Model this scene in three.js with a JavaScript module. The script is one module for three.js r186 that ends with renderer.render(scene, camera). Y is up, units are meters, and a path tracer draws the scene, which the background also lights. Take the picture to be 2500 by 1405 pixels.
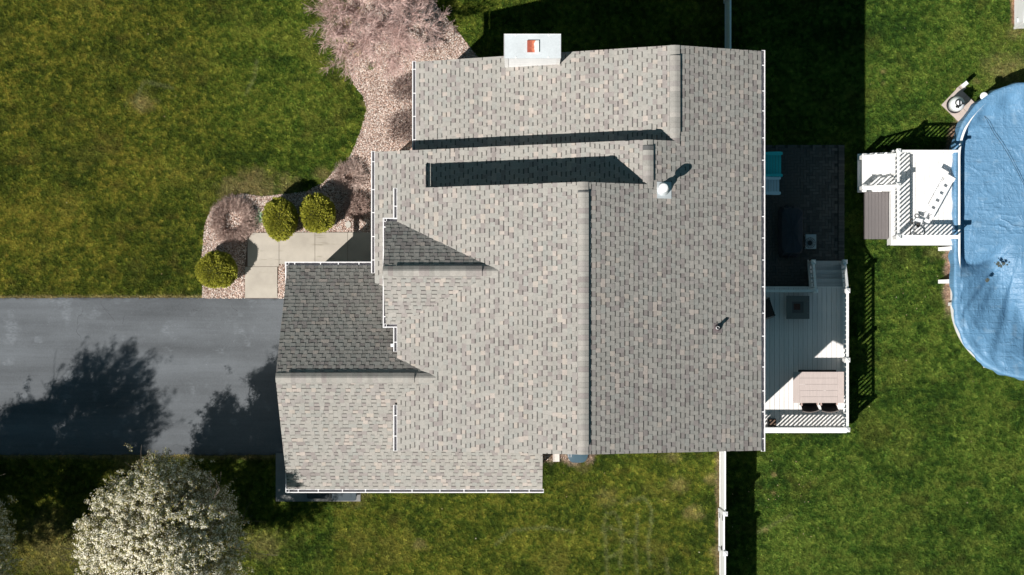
import * as THREE from 'three';
import { mergeGeometries } from 'three/addons/utils/BufferGeometryUtils.js';

// ---------------------------------------------------------------- camera, sky, sun, exposure
const F = 5580, H = 73.4, NX = 1269.7, NY = 855.8;           // lens in photo pixels, height of the drone in metres, nadir in photo pixels
const scene = new THREE.Scene();
const camera = new THREE.PerspectiveCamera(2 * Math.atan(702.5 / F) * 180 / Math.PI, 2500 / 1405, 0.5, 900);
camera.position.set(0, H, 0); camera.up.set(0, 0, -1); camera.lookAt(0, 0, 0);
camera.setViewOffset(2500, 1405, 1250 - NX, 702.5 - NY, 2500, 1405);
camera.updateProjectionMatrix(); scene.add(camera);

const SKY_ZENITH = [0.032, 0.085, 0.120], SKY_HORIZON = [0.078, 0.138, 0.172], SKY_GAIN = 0.9;
{
  const w = 256, h = 128, d = new Float32Array(w * h * 4);
  for (let j = 0; j < h; j++) for (let i = 0; i < w; i++) {
    const el = ((j + 0.5) / h - 0.5) * Math.PI, t = Math.pow(1 - Math.max(0, Math.sin(el)), 3), k = (j * w + i) * 4;
    for (let c = 0; c < 3; c++) d[k + c] = SKY_GAIN * (SKY_ZENITH[c] * (1 - t) + SKY_HORIZON[c] * t);
    d[k + 3] = 1;
  }
  const sky = new THREE.DataTexture(d, w, h, THREE.RGBAFormat, THREE.FloatType);
  sky.mapping = THREE.EquirectangularReflectionMapping; sky.magFilter = THREE.LinearFilter; sky.needsUpdate = true;
  scene.background = sky; scene.environment = sky;
}
const KX = 0.657, KZ = 0.574;                                 // shadow shift per metre of height, +x and -z
const sun = new THREE.DirectionalLight(new THREE.Color().setRGB(1, 0.965, 0.905), 5);
sun.position.set(-KX * 60, 60, KZ * 60); sun.target.position.set(0, 0, -2); sun.castShadow = true;
sun.shadow.mapSize.set(4096, 4096);
Object.assign(sun.shadow.camera, { left: -24, right: 24, top: 20, bottom: -20, near: 1, far: 200 });
scene.add(sun, sun.target);
const EXPOSURE = 1.3;

// ---------------------------------------------------------------- helpers
function rng(seed) { let a = seed >>> 0; return () => { a = (a + 0x6D2B79F5) | 0; let t = Math.imul(a ^ (a >>> 15), 1 | a); t = (t + Math.imul(t ^ (t >>> 7), 61 | t)) ^ t; return ((t ^ (t >>> 14)) >>> 0) / 4294967296; }; }
const hash2 = (x, y, s) => { let h = Math.imul(x, 374761393) + Math.imul(y, 668265263) + Math.imul(s, 1442695041) | 0; h = Math.imul(h ^ (h >>> 13), 1274126177); return ((h ^ (h >>> 16)) >>> 0) / 4294967296; };
function vnoise(x, y, s) { const xi = Math.floor(x), yi = Math.floor(y), fx = x - xi, fy = y - yi, u = fx * fx * (3 - 2 * fx), v = fy * fy * (3 - 2 * fy);
  const a = hash2(xi, yi, s), b = hash2(xi + 1, yi, s), c = hash2(xi, yi + 1, s), d = hash2(xi + 1, yi + 1, s);
  return a + (b - a) * u + (c - a) * v + (a - b - c + d) * u * v; }
function fbm(x, y, s, o = 4) { let f = 0, a = 0.5, t = 0; for (let k = 0; k < o; k++) { f += a * vnoise(x, y, s + k * 17); t += a; a *= 0.55; x *= 2.03; y *= 2.03; } return f / t; }
const clamp = (x, a = 0, b = 1) => Math.min(b, Math.max(a, x)), lerp = (a, b, t) => a + (b - a) * t, sst = (a, b, x) => { const t = clamp((x - a) / (b - a)); return t * t * (3 - 2 * t); };
const mix3 = (a, b, t) => [lerp(a[0], b[0], t), lerp(a[1], b[1], t), lerp(a[2], b[2], t)];
const V = (x, y, z) => new THREE.Vector3(x, y, z);
const PX = (px, h = 0) => (px - NX) * (H - h) / F, PZ = (py, h = 0) => (py - NY) * (H - h) / F;   // a place read off the photograph, at height h, in metres
const toSRGB = c => { c = clamp(c); return 255 * (c <= 0.0031308 ? c * 12.92 : 1.055 * Math.pow(c, 1 / 2.4) - 0.055); };
const SR = (r, g, b) => new THREE.Color().setRGB(r / 255, g / 255, b / 255, THREE.SRGBColorSpace);
const LIN = (r, g, b) => new THREE.Color().setRGB(r, g, b);

function colourMap(w, h, fn, after) {
  const d = new Uint8Array(w * h * 4);
  for (let j = 0; j < h; j++) for (let i = 0; i < w; i++) { const c = fn((i + 0.5) / w, (j + 0.5) / h), k = (j * w + i) * 4; d[k] = toSRGB(c[0]); d[k + 1] = toSRGB(c[1]); d[k + 2] = toSRGB(c[2]); d[k + 3] = 255; }
  if (after) after(d, w, h);
  const t = new THREE.DataTexture(d, w, h); t.colorSpace = THREE.SRGBColorSpace; return finish(t);
}
function greyMap(w, h, fn) {
  const d = new Uint8Array(w * h * 4);
  for (let j = 0; j < h; j++) for (let i = 0; i < w; i++) { const k = (j * w + i) * 4, v = 255 * clamp(fn((i + 0.5) / w, (j + 0.5) / h)); d[k] = d[k + 1] = d[k + 2] = v; d[k + 3] = 255; }
  return finish(new THREE.DataTexture(d, w, h));
}
function finish(t) { t.wrapS = t.wrapT = THREE.MirroredRepeatWrapping; t.magFilter = THREE.LinearFilter; t.minFilter = THREE.LinearFilter; t.needsUpdate = true; return t; }
const withRepeat = (t, u, v) => { const c = t.clone(); c.repeat.set(u, v); c.needsUpdate = true; return c; };

// geometry collector: flat faces, optional vertex colours, uv in metres
class MB {
  constructor() { this.p = []; this.c = []; this.u = []; this.tint = null; }
  col(c) { this.tint = c; return this; }
  tri(a, b, c, ua, ub, uc) { for (const q of [a, b, c]) { this.p.push(q[0], q[1], q[2]); if (this.tint) this.c.push(this.tint[0], this.tint[1], this.tint[2]); } if (ua) this.u.push(...ua, ...ub, ...uc); return this; }
  quad(a, b, c, d, ua, ub, uc, ud) { this.tri(a, b, c, ua, ub, uc); return this.tri(a, c, d, ua, uc, ud); }
  box(x0, x1, y0, y1, z0, z1) {
    const q = (a, b, c, d) => this.quad(a, b, c, d);
    q([x0, y1, z1], [x1, y1, z1], [x1, y1, z0], [x0, y1, z0]); q([x0, y0, z0], [x1, y0, z0], [x1, y0, z1], [x0, y0, z1]);
    q([x0, y0, z1], [x1, y0, z1], [x1, y1, z1], [x0, y1, z1]); q([x1, y0, z0], [x0, y0, z0], [x0, y1, z0], [x1, y1, z0]);
    q([x1, y0, z1], [x1, y0, z0], [x1, y1, z0], [x1, y1, z1]); q([x0, y0, z0], [x0, y0, z1], [x0, y1, z1], [x0, y1, z0]); return this;
  }
  seg(a, b, r0, r1, n = 4, cap = false) {               // tapered stick from a to b
    const dx = b[0] - a[0], dy = b[1] - a[1], dz = b[2] - a[2], l = Math.hypot(dx, dy, dz) || 1e-6, d = [dx / l, dy / l, dz / l];
    const t = Math.abs(d[1]) < 0.9 ? [0, 1, 0] : [1, 0, 0];
    let u = [d[1] * t[2] - d[2] * t[1], d[2] * t[0] - d[0] * t[2], d[0] * t[1] - d[1] * t[0]]; const ul = Math.hypot(...u); u = u.map(q => q / ul);
    const v = [d[1] * u[2] - d[2] * u[1], d[2] * u[0] - d[0] * u[2], d[0] * u[1] - d[1] * u[0]];
    const at = (p, r, k) => { const c = Math.cos(k * 2 * Math.PI / n) * r, s = Math.sin(k * 2 * Math.PI / n) * r; return [p[0] + u[0] * c + v[0] * s, p[1] + u[1] * c + v[1] * s, p[2] + u[2] * c + v[2] * s]; };
    for (let k = 0; k < n; k++) { this.quad(at(a, r0, k), at(a, r0, k + 1), at(b, r1, k + 1), at(b, r1, k)); if (cap) this.tri(b, at(b, r1, k), at(b, r1, k + 1)); }
    return this;
  }
  prism(poly, y0, y1) {                                    // polygon of [x, z]
    const tris = THREE.ShapeUtils.triangulateShape(poly.map(p => new THREE.Vector2(p[0], p[1])), []);
    for (const [a, b, c] of tris) { const A = poly[a], B = poly[b], C = poly[c], up = (B[0] - A[0]) * (C[1] - A[1]) - (B[1] - A[1]) * (C[0] - A[0]) < 0;
      const o = up ? [A, B, C] : [A, C, B]; this.tri(...o.map(q => [q[0], y1, q[1]])); this.tri(...[o[0], o[2], o[1]].map(q => [q[0], y0, q[1]])); }
    let area = 0; for (let k = 0; k < poly.length; k++) { const a = poly[k], b = poly[(k + 1) % poly.length]; area += a[0] * b[1] - b[0] * a[1]; }
    for (let k = 0; k < poly.length; k++) { let a = poly[k], b = poly[(k + 1) % poly.length]; if (area > 0) [a, b] = [b, a]; this.quad([a[0], y0, a[1]], [b[0], y0, b[1]], [b[0], y1, b[1]], [a[0], y1, a[1]]); }
    return this;
  }
  geo(planarUv = true) {
    const g = new THREE.BufferGeometry(); g.setAttribute('position', new THREE.Float32BufferAttribute(this.p, 3));
    if (this.c.length) g.setAttribute('color', new THREE.Float32BufferAttribute(this.c, 3));
    g.computeVertexNormals();
    if (this.u.length) g.setAttribute('uv', new THREE.Float32BufferAttribute(this.u, 2)); else if (planarUv) planar(g);
    return g;
  }
}
function planar(g) {                                       // uv in metres across the axis each face looks along
  const p = g.attributes.position, n = g.attributes.normal, u = new Float32Array(p.count * 2);
  for (let k = 0; k < p.count; k++) { const ax = Math.abs(n.getX(k)), ay = Math.abs(n.getY(k)), az = Math.abs(n.getZ(k));
    if (ay >= ax && ay >= az) { u[2 * k] = p.getX(k); u[2 * k + 1] = p.getZ(k); } else if (ax >= az) { u[2 * k] = p.getZ(k); u[2 * k + 1] = p.getY(k); } else { u[2 * k] = p.getX(k); u[2 * k + 1] = p.getY(k); } }
  g.setAttribute('uv', new THREE.BufferAttribute(u, 2)); return g;
}
const box = (...a) => new MB().box(...a).geo();
const flat = g => { const q = g.index ? g.toNonIndexed() : g; q.computeVertexNormals(); return planar(q); };
const lathe = (pts, n = 24) => planar(new THREE.LatheGeometry(pts.map(p => new THREE.Vector2(p[0], p[1])), n));

const taken = {}, base = new Map();
const numbered = n => { const k = taken[n] = (taken[n] ?? -1) + 1; return k ? `${n}_${String(k).padStart(3, '0')}` : n; };
function thing(name, label, category, at = [0, 0, 0], group) { const o = new THREE.Group(); o.name = numbered(name); o.position.set(...at); o.userData = { label, category }; if (group) o.userData.group = group; base.set(o, at); scene.add(o); return o; }
function structure(name, label, geo, m) { const o = new THREE.Mesh(geo, m); o.name = numbered(name); o.userData = { label, category: name.replace(/_/g, ' '), kind: 'structure' }; base.set(o, [0, 0, 0]); scene.add(o); return o; }
// a part whose geometry is written in the scene's own metres
function part(parent, name, geo, m, label) { const b = base.get(parent), o = new THREE.Mesh(geo, m); geo.translate(-b[0], -b[1], -b[2]); o.name = name; base.set(o, b); if (label) o.userData.label = label; parent.add(o); return o; }
// a part that shares its geometry with others of its kind: placed, not moved
function piece(parent, name, geo, m, at, turn = 0, tilt = 0) { const b = base.get(parent), o = new THREE.Mesh(geo, m); o.name = name; o.position.set(at[0] - b[0], at[1] - b[1], at[2] - b[2]); o.rotation.set(tilt, turn, 0, 'YXZ'); base.set(o, [at[0], at[1], at[2]]); parent.add(o); return o; }
const inside = (poly, x, z) => { let c = false; for (let i = 0, j = poly.length - 1; i < poly.length; j = i++) { const [a, b] = poly[i], [d, e] = poly[j]; if ((b > z) !== (e > z) && x < (d - a) * (z - b) / (e - b) + a) c = !c; } return c; };

// ---------------------------------------------------------------- materials
const std = (color, roughness = 0.8, extra = {}) => new THREE.MeshStandardMaterial({ color, roughness, side: THREE.DoubleSide, ...extra });
const speckle = greyMap(512, 512, (u, v) => 0.5 + 0.5 * (fbm(u * 60, v * 60, 3, 3) - 0.5) * 1.6);
const mottle = colourMap(512, 512, (u, v) => { const t = 0.82 + 0.2 * fbm(u * 7, v * 7, 11, 5) + 0.14 * (fbm(u * 70, v * 70, 31, 2) - 0.5); return [t, t, t]; });
const mottleM = withRepeat(mottle, 0.5, 0.5);
const granule = colourMap(512, 512, (u, v) => { const t = 0.86 + 0.34 * (hash2(Math.floor(u * 512), Math.floor(v * 512), 5) - 0.5) + 0.22 * (fbm(u * 40, v * 40, 21, 3) - 0.5) + 0.14 * (fbm(u * 6, v * 6, 41, 3) - 0.5); return [t, t * 0.995, t * 0.985]; });
granule.repeat.set(0.55, 0.55);
const grain = colourMap(256, 512, (u, v) => { const t = 0.84 + 0.2 * fbm(u * 40, v * 5, 7, 3) + 0.1 * (fbm(u * 120, v * 9, 9, 2) - 0.5); return [t, t * 0.99, t * 0.975]; });
grain.repeat.set(1.3, 0.6);
const M = {
  white: std(LIN(0.86, 0.85, 0.84), 0.45, { map: mottleM }),
  vinyl: std(LIN(0.90, 0.90, 0.91), 0.4, { map: mottleM }),
  gutter: std(LIN(0.80, 0.78, 0.79), 0.35),
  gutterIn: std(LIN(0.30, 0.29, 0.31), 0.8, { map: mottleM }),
  siding: std(LIN(0.66, 0.65, 0.62), 0.6),
  shingle: std(LIN(1, 1, 1), 0.95, { vertexColors: true, map: granule, bumpMap: speckle, bumpScale: 0.002 }),
  trim: std(LIN(0.72, 0.71, 0.70), 0.5),
  ventDark: std(LIN(0.02, 0.02, 0.022), 0.8),
  metal: std(LIN(0.60, 0.635, 0.66), 0.45, { map: mottleM }),
  plastic: std(LIN(0.78, 0.78, 0.79), 0.4),
  black: std(LIN(0.014, 0.014, 0.016), 0.45),
  dark: std(LIN(0.03, 0.025, 0.022), 0.75),
  deck: std(LIN(0.80, 0.78, 0.775), 0.6, { map: grain }),
  deckB: std(LIN(0.76, 0.74, 0.735), 0.6, { map: grain }),
  greyWood: std(LIN(0.145, 0.130, 0.132), 0.75, { map: grain }),
  table: std(LIN(0.50, 0.42, 0.40), 0.7, { map: grain }),
  concrete: std(LIN(0.50, 0.455, 0.40), 0.9, { map: withRepeat(colourMap(1024, 1024, (u, v) => { const b = fbm(u * 9, v * 9, 901, 5), st = sst(0.52, 0.74, fbm(u * 5, v * 34, 911, 4)) * sst(0.4, 0.7, fbm(u * 4, v * 4, 921, 3)), sp = hash2(Math.floor(u * 1024), Math.floor(v * 1024), 4), t = 0.80 + 0.34 * (b - 0.5) - 0.30 * st + 0.10 * (sp - 0.5); return [t, t * 0.985, t * (0.96 - 0.05 * st)]; }), 0.25, 0.25), bumpMap: speckle, bumpScale: 0.002 }),
  concreteGrey: std(LIN(0.22, 0.215, 0.21), 0.9, { map: mottleM }),
  soil: std(LIN(0.16, 0.105, 0.08), 1, { map: withRepeat(mottle, 1.5, 1.5) }),
  bark: std(LIN(0.10, 0.075, 0.065), 0.95),
};
// ---------------------------------------------------------------- the ground
const P = list => list.map(([x, y]) => [PX(x), PZ(y)]);
const gravelPoly = P([[493, 729], [494, 690], [489, 650], [494, 600], [499, 548], [516, 508], [548, 484], [590, 472], [640, 480], [690, 474], [745, 468], [790, 446], [812, 420], [848, 396], [868, 350], [884, 308], [894, 268], [886, 236], [862, 205], [846, 160], [842, 110], [852, 60], [846, 0], [846, -60], [1040, -60], [1062, 8], [1090, 42], [1118, 76], [1145, 112], [1166, 138], [1230, 190], [1230, 400], [960, 420], [960, 640], [700, 640], [700, 729]]);
const walkPoly = P([[597, 729], [597, 652], [605, 580], [612, 568], [930, 568], [930, 643], [680, 646], [677, 729]]);
const drive = [-17, -6.5, PZ(728), PZ(1112)];
const patio = [6.7, PX(2062), PZ(354), -1.9];
const padS = [PX(673), PX(880), PZ(1107), PZ(1225)];
const poolC = [16.12, -3.79], poolR = 2.29, poolL = 2.31;
const poolD = (x, z) => { const dz = Math.max(0, Math.abs(z - poolC[1]) - poolL); return Math.hypot(x - poolC[0], dz) - poolR; };  // distance outside the pool wall
const padPump = [[2299, 256], [2341, 212], [2384, 253], [2342, 298]].map(([a, b]) => [PX(a, 0.08), PZ(b, 0.08)]);
const footprint = (x, z) => (x > -2.9 && x < 6.7 && z > -8.55 && z < 2.7) || (x > -6.85 && x < -2.8 && z > -2.3 && z < 3.95) || (x > -3 && x < 0.5 && z > 2.5 && z < 3.95);
function isLawn(x, z) {
  if (footprint(x, z)) return false;
  if (x < drive[1] && z > drive[2] - 0.02 + 0.03 * vnoise(x * 6, 1, 77) && z < drive[3] + 0.02 - 0.03 * vnoise(x * 6, 5, 78)) return false;
  if (x > patio[0] && x < patio[1] && z > patio[2] && z < patio[3]) return false;
  if (x > padS[0] && x < padS[1] && z > padS[2] && z < padS[3]) return false;
  if (poolD(x, z) < 0.02) return false;
  if (x < 1 && (inside(gravelPoly, x + 0.05 * (vnoise(x * 8, z * 8, 5) - 0.5), z + 0.05 * (vnoise(z * 8, x * 8, 6) - 0.5)) || inside(walkPoly, x, z))) return false;
  return !(x > 12 && inside(padPump, x, z));
}
// dry and bare patches seen in the photograph: px, py, radius px, strength
const dry = [[345, 255, 36, 0.7], [620, 452, 60, 0.75], [560, 462, 40, 0.5], [700, 452, 40, 0.5], [790, 425, 26, 0.6], [1655, 1185, 28, 0.5], [1690, 1255, 30, 0.6], [1735, 1170, 20, 0.6], [1745, 1350, 20, 0.6], [1480, 1215, 34, 0.35], [1025, 1330, 20, 0.6],
  [2460, 175, 70, 0.55], [2385, 200, 12, 0.7], [2157, 175, 10, 0.6], [2157, 205, 8, 0.4], [1640, 1110, 30, 0.4], [870, 1215, 40, 0.4], [1425, 1140, 22, 0.5], [2480, 80, 26, 0.5], [2280, 620, 26, 0.3], [1890, 1160, 9, 0.9], [1888, 1205, 8, 0.8], [1868, 1295, 12, 0.9], [1800, 1300, 6, 0.6], [2060, 1000, 10, 0.4], [640, 1330, 60, 0.45], [120, 1330, 110, 0.5], [330, 1130, 60, 0.5], [890, 255, 14, 0.7], [893, 300, 12, 0.6]].map(([a, b, r, s]) => [PX(a), PZ(b), r / 76, s]);
// pale mown lines and rings in the south lawn
const lines = [[[1470, 1300], [1480, 1255], [1500, 1252], [1512, 1275], [1520, 1310], [1516, 1340], [1514, 1385]], [[1474, 1292], [1492, 1288], [1508, 1296], [1520, 1318]], [[1477, 1294], [1478, 1330], [1480, 1370], [1483, 1405]], [[1526, 1233], [1545, 1222], [1570, 1215], [1582, 1228], [1591, 1245], [1588, 1290], [1580, 1330], [1584, 1365], [1588, 1385]], [[1555, 1258], [1556, 1285], [1550, 1320], [1552, 1370], [1556, 1405]], [[1480, 1365], [1500, 1356], [1516, 1344]], [[1520, 1320], [1545, 1322]], [[1625, 1365], [1630, 1405]], [[1210, 1330], [1250, 1296], [1330, 1288], [1400, 1300]],
  [[600, 230], [620, 190], [626, 150]], [[330, 250], [350, 200], [420, 215]], [[1850, 1300], [1930, 1260]]].map(l => l.map(([a, b]) => [PX(a), PZ(b)]));
const nearLine = (x, z) => { let best = 9; for (const l of lines) for (let k = 1; k < l.length; k++) { const [a, b] = l[k - 1], [c, d] = l[k]; if (x < Math.min(a, c) - 0.2 || x > Math.max(a, c) + 0.2 || z < Math.min(b, d) - 0.2 || z > Math.max(b, d) + 0.2) continue; const t = clamp(((x - a) * (c - a) + (z - b) * (d - b)) / ((c - a) ** 2 + (d - b) ** 2)); best = Math.min(best, Math.hypot(x - a - t * (c - a), z - b - t * (d - b))); } return best; };
const GX0 = -17, GX1 = 17, GZ0 = -11.6, GZ1 = 7.6;
function lawnColour(x, z) {
  const big = fbm(x * 0.33 + 3, z * 0.33, 101, 3), mid = fbm(x * 1.3, z * 1.3, 131, 4), fine = fbm(x * 6, z * 6, 151, 3), tiny = vnoise(x * 26, z * 26, 171), mow = vnoise(x * 0.25, z * 3.1, 181) * 0.45 + vnoise(x * 0.12, z * 1.4, 183) * 0.25 + vnoise(x * 0.5, z * 11, 185) * 0.3;
  const clump = vnoise(x * 12 + 3 * vnoise(x * 5, z * 5, 175), z * 12, 173); let t = clamp(0.47 + 0.85 * (mid - 0.5) + 0.8 * (fine - 0.5) + 0.6 * (big - 0.5) + 0.5 * (mow - 0.5) + 0.7 * (tiny - 0.5) + 0.8 * (clump - 0.5));
  const south = x > -7 && x < 6.5 && z > 3, west = x < -6 && z < 0;
  let c = t < 0.5 ? mix3([0.026, 0.052, 0.0085], [0.068, 0.110, 0.0140], t * 2) : mix3([0.068, 0.110, 0.0140], [0.158, 0.188, 0.028], t * 2 - 1);
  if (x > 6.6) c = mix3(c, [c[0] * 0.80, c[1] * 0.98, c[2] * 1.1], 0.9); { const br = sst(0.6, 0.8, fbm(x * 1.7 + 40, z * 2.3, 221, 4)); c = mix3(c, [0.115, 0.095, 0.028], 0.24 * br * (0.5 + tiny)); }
  { const olive = x < -6 ? sst(-6.5, -12.5, x + 3 * (big - 0.5)) : south ? 0.55 : 0.1; c = mix3(c, [c[0] * 1.32, c[1] * 1.0, c[2] * 1.0], olive); }
  const yel = sst(0.56, 0.78, fbm(x * 0.9 + 20, z * 1.1, 211, 4)); c = mix3(c, [0.17, 0.15, 0.035], yel * (south ? 0.42 : 0.2) * (0.5 + fine));
  for (const [a, b, r, s] of dry) { const d = Math.hypot(x - a, (z - b) * 1.25) / r; if (d < 1.5) c = mix3(c, [0.30, 0.235, 0.10], s * sst(1.25, 0.15, d + 0.9 * (fine - 0.5)) * (0.55 + 0.6 * tiny)); }
  if (west || south || x > 7) { const l = nearLine(x, z); if (l < 0.1) c = mix3(c, [0.21, 0.22, 0.09], 0.42 * sst(0.09, 0.02, l + 0.05 * (tiny - 0.5))); }
  if (z > -1.9 && z < -1.66 && x < -6.4) c = mix3(c, [0.30, 0.23, 0.11], 0.7 * sst(-1.80, -1.70, z + 0.08 * (fine - 0.5)));
  if (z > 3.36 && z < 3.62 && x < -6.4) c = mix3(c, [0.26, 0.20, 0.09], 0.7 * sst(3.56, 3.40, z + 0.1 * (fine - 0.5)));
  const pd = poolD(x, z); if (x > 12 && pd < 0.34) c = mix3(c, [0.33, 0.23, 0.17], sst(0.30, 0.12, pd + 0.2 * (fine - 0.5)) * (0.7 + 0.5 * tiny) * sst(-0.9, -1.6, z) * sst(-8.2, -7.2, z) * (x < 14.2 ? 1 : 0));
  if (z > 2.6 && x > 6.1 && x < 6.45) c = mix3(c, [0.28, 0.20, 0.12], 0.7 * sst(6.22, 6.36, x + 0.2 * (fine - 0.5)));
  if (x > 15.4 && z < -10.2) c = mix3(c, [0.34, 0.20, 0.13], sst(15.72, 15.84, x + 0.05 * (fine - 0.5)) * sst(-10.35, -10.55, z));
  if (x > 0.6 && x < 3 && z > 2.6 && z < 3.9) c = mix3(c, [0.38, 0.27, 0.21], sst(3.75, 3.45, z + 0.4 * (fine - 0.5) + Math.max(0, x - 2.2) * 0.9) * (0.6 + 0.5 * tiny));
  return c;
}
const lawnMap = colourMap(2048, 1156, (u, v) => { const x = lerp(GX0, GX1, u), z = lerp(GZ0, GZ1, v), c = lawnColour(x, z), s = 0.55 + 0.75 * vnoise(x * 45, z * 45, 231); return [c[0] * s, c[1] * s, c[2] * s]; });
{
  const g = new THREE.PlaneGeometry(500, 500); g.rotateX(-Math.PI / 2); const p = g.attributes.position, u = g.attributes.uv;
  for (let k = 0; k < p.count; k++) u.setXY(k, (p.getX(k) - GX0) / (GX1 - GX0), (p.getZ(k) - GZ0) / (GZ1 - GZ0));
  structure('lawn', 'mown green lawn with yellowish patches around the house', g, new THREE.MeshPhysicalMaterial({ color: LIN(1, 1, 1), roughness: 1, specularIntensity: 0.15, map: lawnMap }));
}
{ // grass tufts
  const r = rng(41), b = new MB();
  for (let k = 0; k < 6; k++) { const a = k * 1.05 + r(), l = 0.022 + 0.022 * r(), h = 0.022 + 0.026 * r(), w = 0.0045 + 0.003 * r(), c = Math.cos(a), s = Math.sin(a), o = 0.012; b.tri([c * o - s * w, 0, s * o + c * w], [c * o + s * w, 0, s * o - c * w], [c * (o + l), h, s * (o + l)]); }
  const spots = [], n = 560000;
  for (let k = 0; k < n; k++) { const x = lerp(GX0, GX1, r()), z = lerp(GZ0, GZ1, r()); if (isLawn(x, z)) spots.push(x, z); }
  const m = spots.length / 2, im = new THREE.InstancedMesh(b.geo(false), new THREE.MeshPhysicalMaterial({ color: LIN(1, 1, 1), roughness: 1, specularIntensity: 0.15, side: THREE.DoubleSide }), m), mt = new THREE.Matrix4(), q = new THREE.Quaternion(), e = new THREE.Euler(), sc = V(1, 1, 1), ps = V(0, 0, 0), col = new THREE.Color();
  for (let k = 0; k < m; k++) { const x = spots[2 * k], z = spots[2 * k + 1], c = lawnColour(x, z), f = 0.55 + 1.7 * r() * r() + (r() < 0.06 ? 1.2 : 0), s = 0.75 + 0.85 * r(), w = r();
    e.set((r() - 0.5) * 0.6, r() * 6.3, (r() - 0.5) * 0.6); q.setFromEuler(e); mt.compose(ps.set(x, 0.001, z), q, sc.set(s, s, s)); im.setMatrixAt(k, mt);
    col.setRGB(c[0] * f * (1 + 0.25 * (w - 0.5)), c[1] * f, c[2] * f); im.setColorAt(k, col); }
  im.name = 'grass'; im.userData = { label: 'short green grass blades covering the lawn', category: 'grass', kind: 'stuff' }; scene.add(im);
}
// driveway
{
  const w = 2048, h = 1024, X0 = -17, X1 = -6.4, Z0 = -1.75, Z1 = 3.45, r = rng(5);
  const map = colourMap(w, h, (u, v) => {
    const x = lerp(X0, X1, u), z = lerp(Z0, Z1, v);
    const streak = fbm(x * 0.18, z * 1.5 + 0.25 * vnoise(x * 0.5, z, 9), 301, 3), blot = fbm(x * 0.9, z * 1.2, 311, 4), drag = vnoise(x * 1.1, z * 22, 321), fine = hash2(Math.floor(u * w), Math.floor(v * h), 8), sm = vnoise(x * 40, z * 40, 331);
    let t = 0.104 * (0.62 + 0.72 * (streak - 0.5) + 0.42 * (blot - 0.5) + 0.12 * (drag - 0.5) + 0.26 * (fine - 0.5) + 0.16 * (sm - 0.5) + 0.34);
    const dust = sst(0.62, 0.8, fbm(x * 2.2, z * 2.6, 341, 4)) * vnoise(x * 14, z * 30, 351); t += 0.05 * dust;
    const edge = sst(0.10, 0.0, Math.min(z + 1.68, 3.37 - z) + 0.06 * (vnoise(x * 5, 3, 361) - 0.5)); t *= 1 - 0.55 * edge * vnoise(x * 9, z * 9, 371);
    return [t * 0.90, t * 0.98, t * 1.09];
  }, (d) => {
    const dot = (x, z, s) => { const i = Math.round((x - X0) / (X1 - X0) * w), j = Math.round((z - Z0) / (Z1 - Z0) * h); if (i < 0 || j < 0 || i >= w || j >= h) return; const k = (j * w + i) * 4; for (let c = 0; c < 3; c++) d[k + c] = clamp(d[k + c] * s, 0, 255); };
    const crack = (px, py, ang, len) => { let x = PX(px), z = PZ(py), a = ang; for (let k = 0; k < len; k++) { a += (r() - 0.5) * 0.5; a = lerp(a, ang, 0.06); x += Math.cos(a) * 0.005; z += Math.sin(a) * 0.005; if (r() < 0.88) dot(x, z, 0.42); if (r() < 0.3) dot(x, z + 0.005, 0.6); } };
    crack(190, 795, 1.6, 110); crack(200, 752, 2.1, 120); crack(245, 735, 1.5, 90); crack(250, 755, 0.7, 120); crack(492, 757, 2.6, 60); crack(564, 745, 1.2, 60); crack(305, 770, 2.4, 60); crack(420, 1090, -0.1, 220); crack(470, 1082, -0.35, 70); crack(330, 1105, 0.05, 120); crack(400, 1098, 0.6, 40);
    for (let k = 0; k < 420; k++) { const x = lerp(X0, X1, r()), z = lerp(Z0, Z1, r()); dot(x, z, 1.5 + 1.2 * r()); if (r() < 0.3) dot(x + 0.005, z, 1.5); }
    for (let k = 0; k < 60; k++) { let x = lerp(X0, X1, r()), z = lerp(Z0 + 0.2, Z1 - 0.2, r()), a = r() * 6.3; for (let q = 0, n = 20 + 50 * r(); q < n; q++) { a += (r() - 0.5) * 0.4; x += Math.cos(a) * 0.006; z += Math.sin(a) * 0.006; if (r() < 0.45) dot(x, z, 1.3); } }
    for (let k = 0; k < 14; k++) { const cx = [105, 125, 262, 270, 120, 355, 395, 425, 560, 575, 560, 110, 180, 250][k], cy = [738, 782, 800, 805, 782, 752, 760, 798, 845, 850, 838, 735, 805, 842][k]; for (let q = 0; q < 130; q++) { const a = r() * 6.3, rr = 0.16 * Math.sqrt(r()) * (k > 7 ? 1.6 : 1); dot(PX(cx) + Math.cos(a) * rr, PZ(cy) + Math.sin(a) * rr * 0.7, 1.28); } }
  });
  const poly = []; for (let x = -60; x <= -6.5; x += 0.1) poly.push([x, drive[2] + 0.02 * (fbm(x * 3, 2, 391, 3) - 0.5) * 2]); for (let x = -6.5; x >= -60; x -= 0.1) poly.push([x, drive[3] + 0.035 * (fbm(x * 3, 7, 393, 3) - 0.5) * 2]);
  const g = new MB().prism(poly, -0.1, 0.016).geo(), p = g.attributes.position, u = g.attributes.uv; for (let k = 0; k < p.count; k++) u.setXY(k, (p.getX(k) - X0) / (X1 - X0), (p.getZ(k) - Z0) / (Z1 - Z0));
  structure('driveway', 'dark grey sealed asphalt driveway leading to the garage', g, std(LIN(1, 1, 1), 0.82, { map, bumpMap: withRepeat(speckle, 12, 6), bumpScale: 0.003 }));
}
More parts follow.
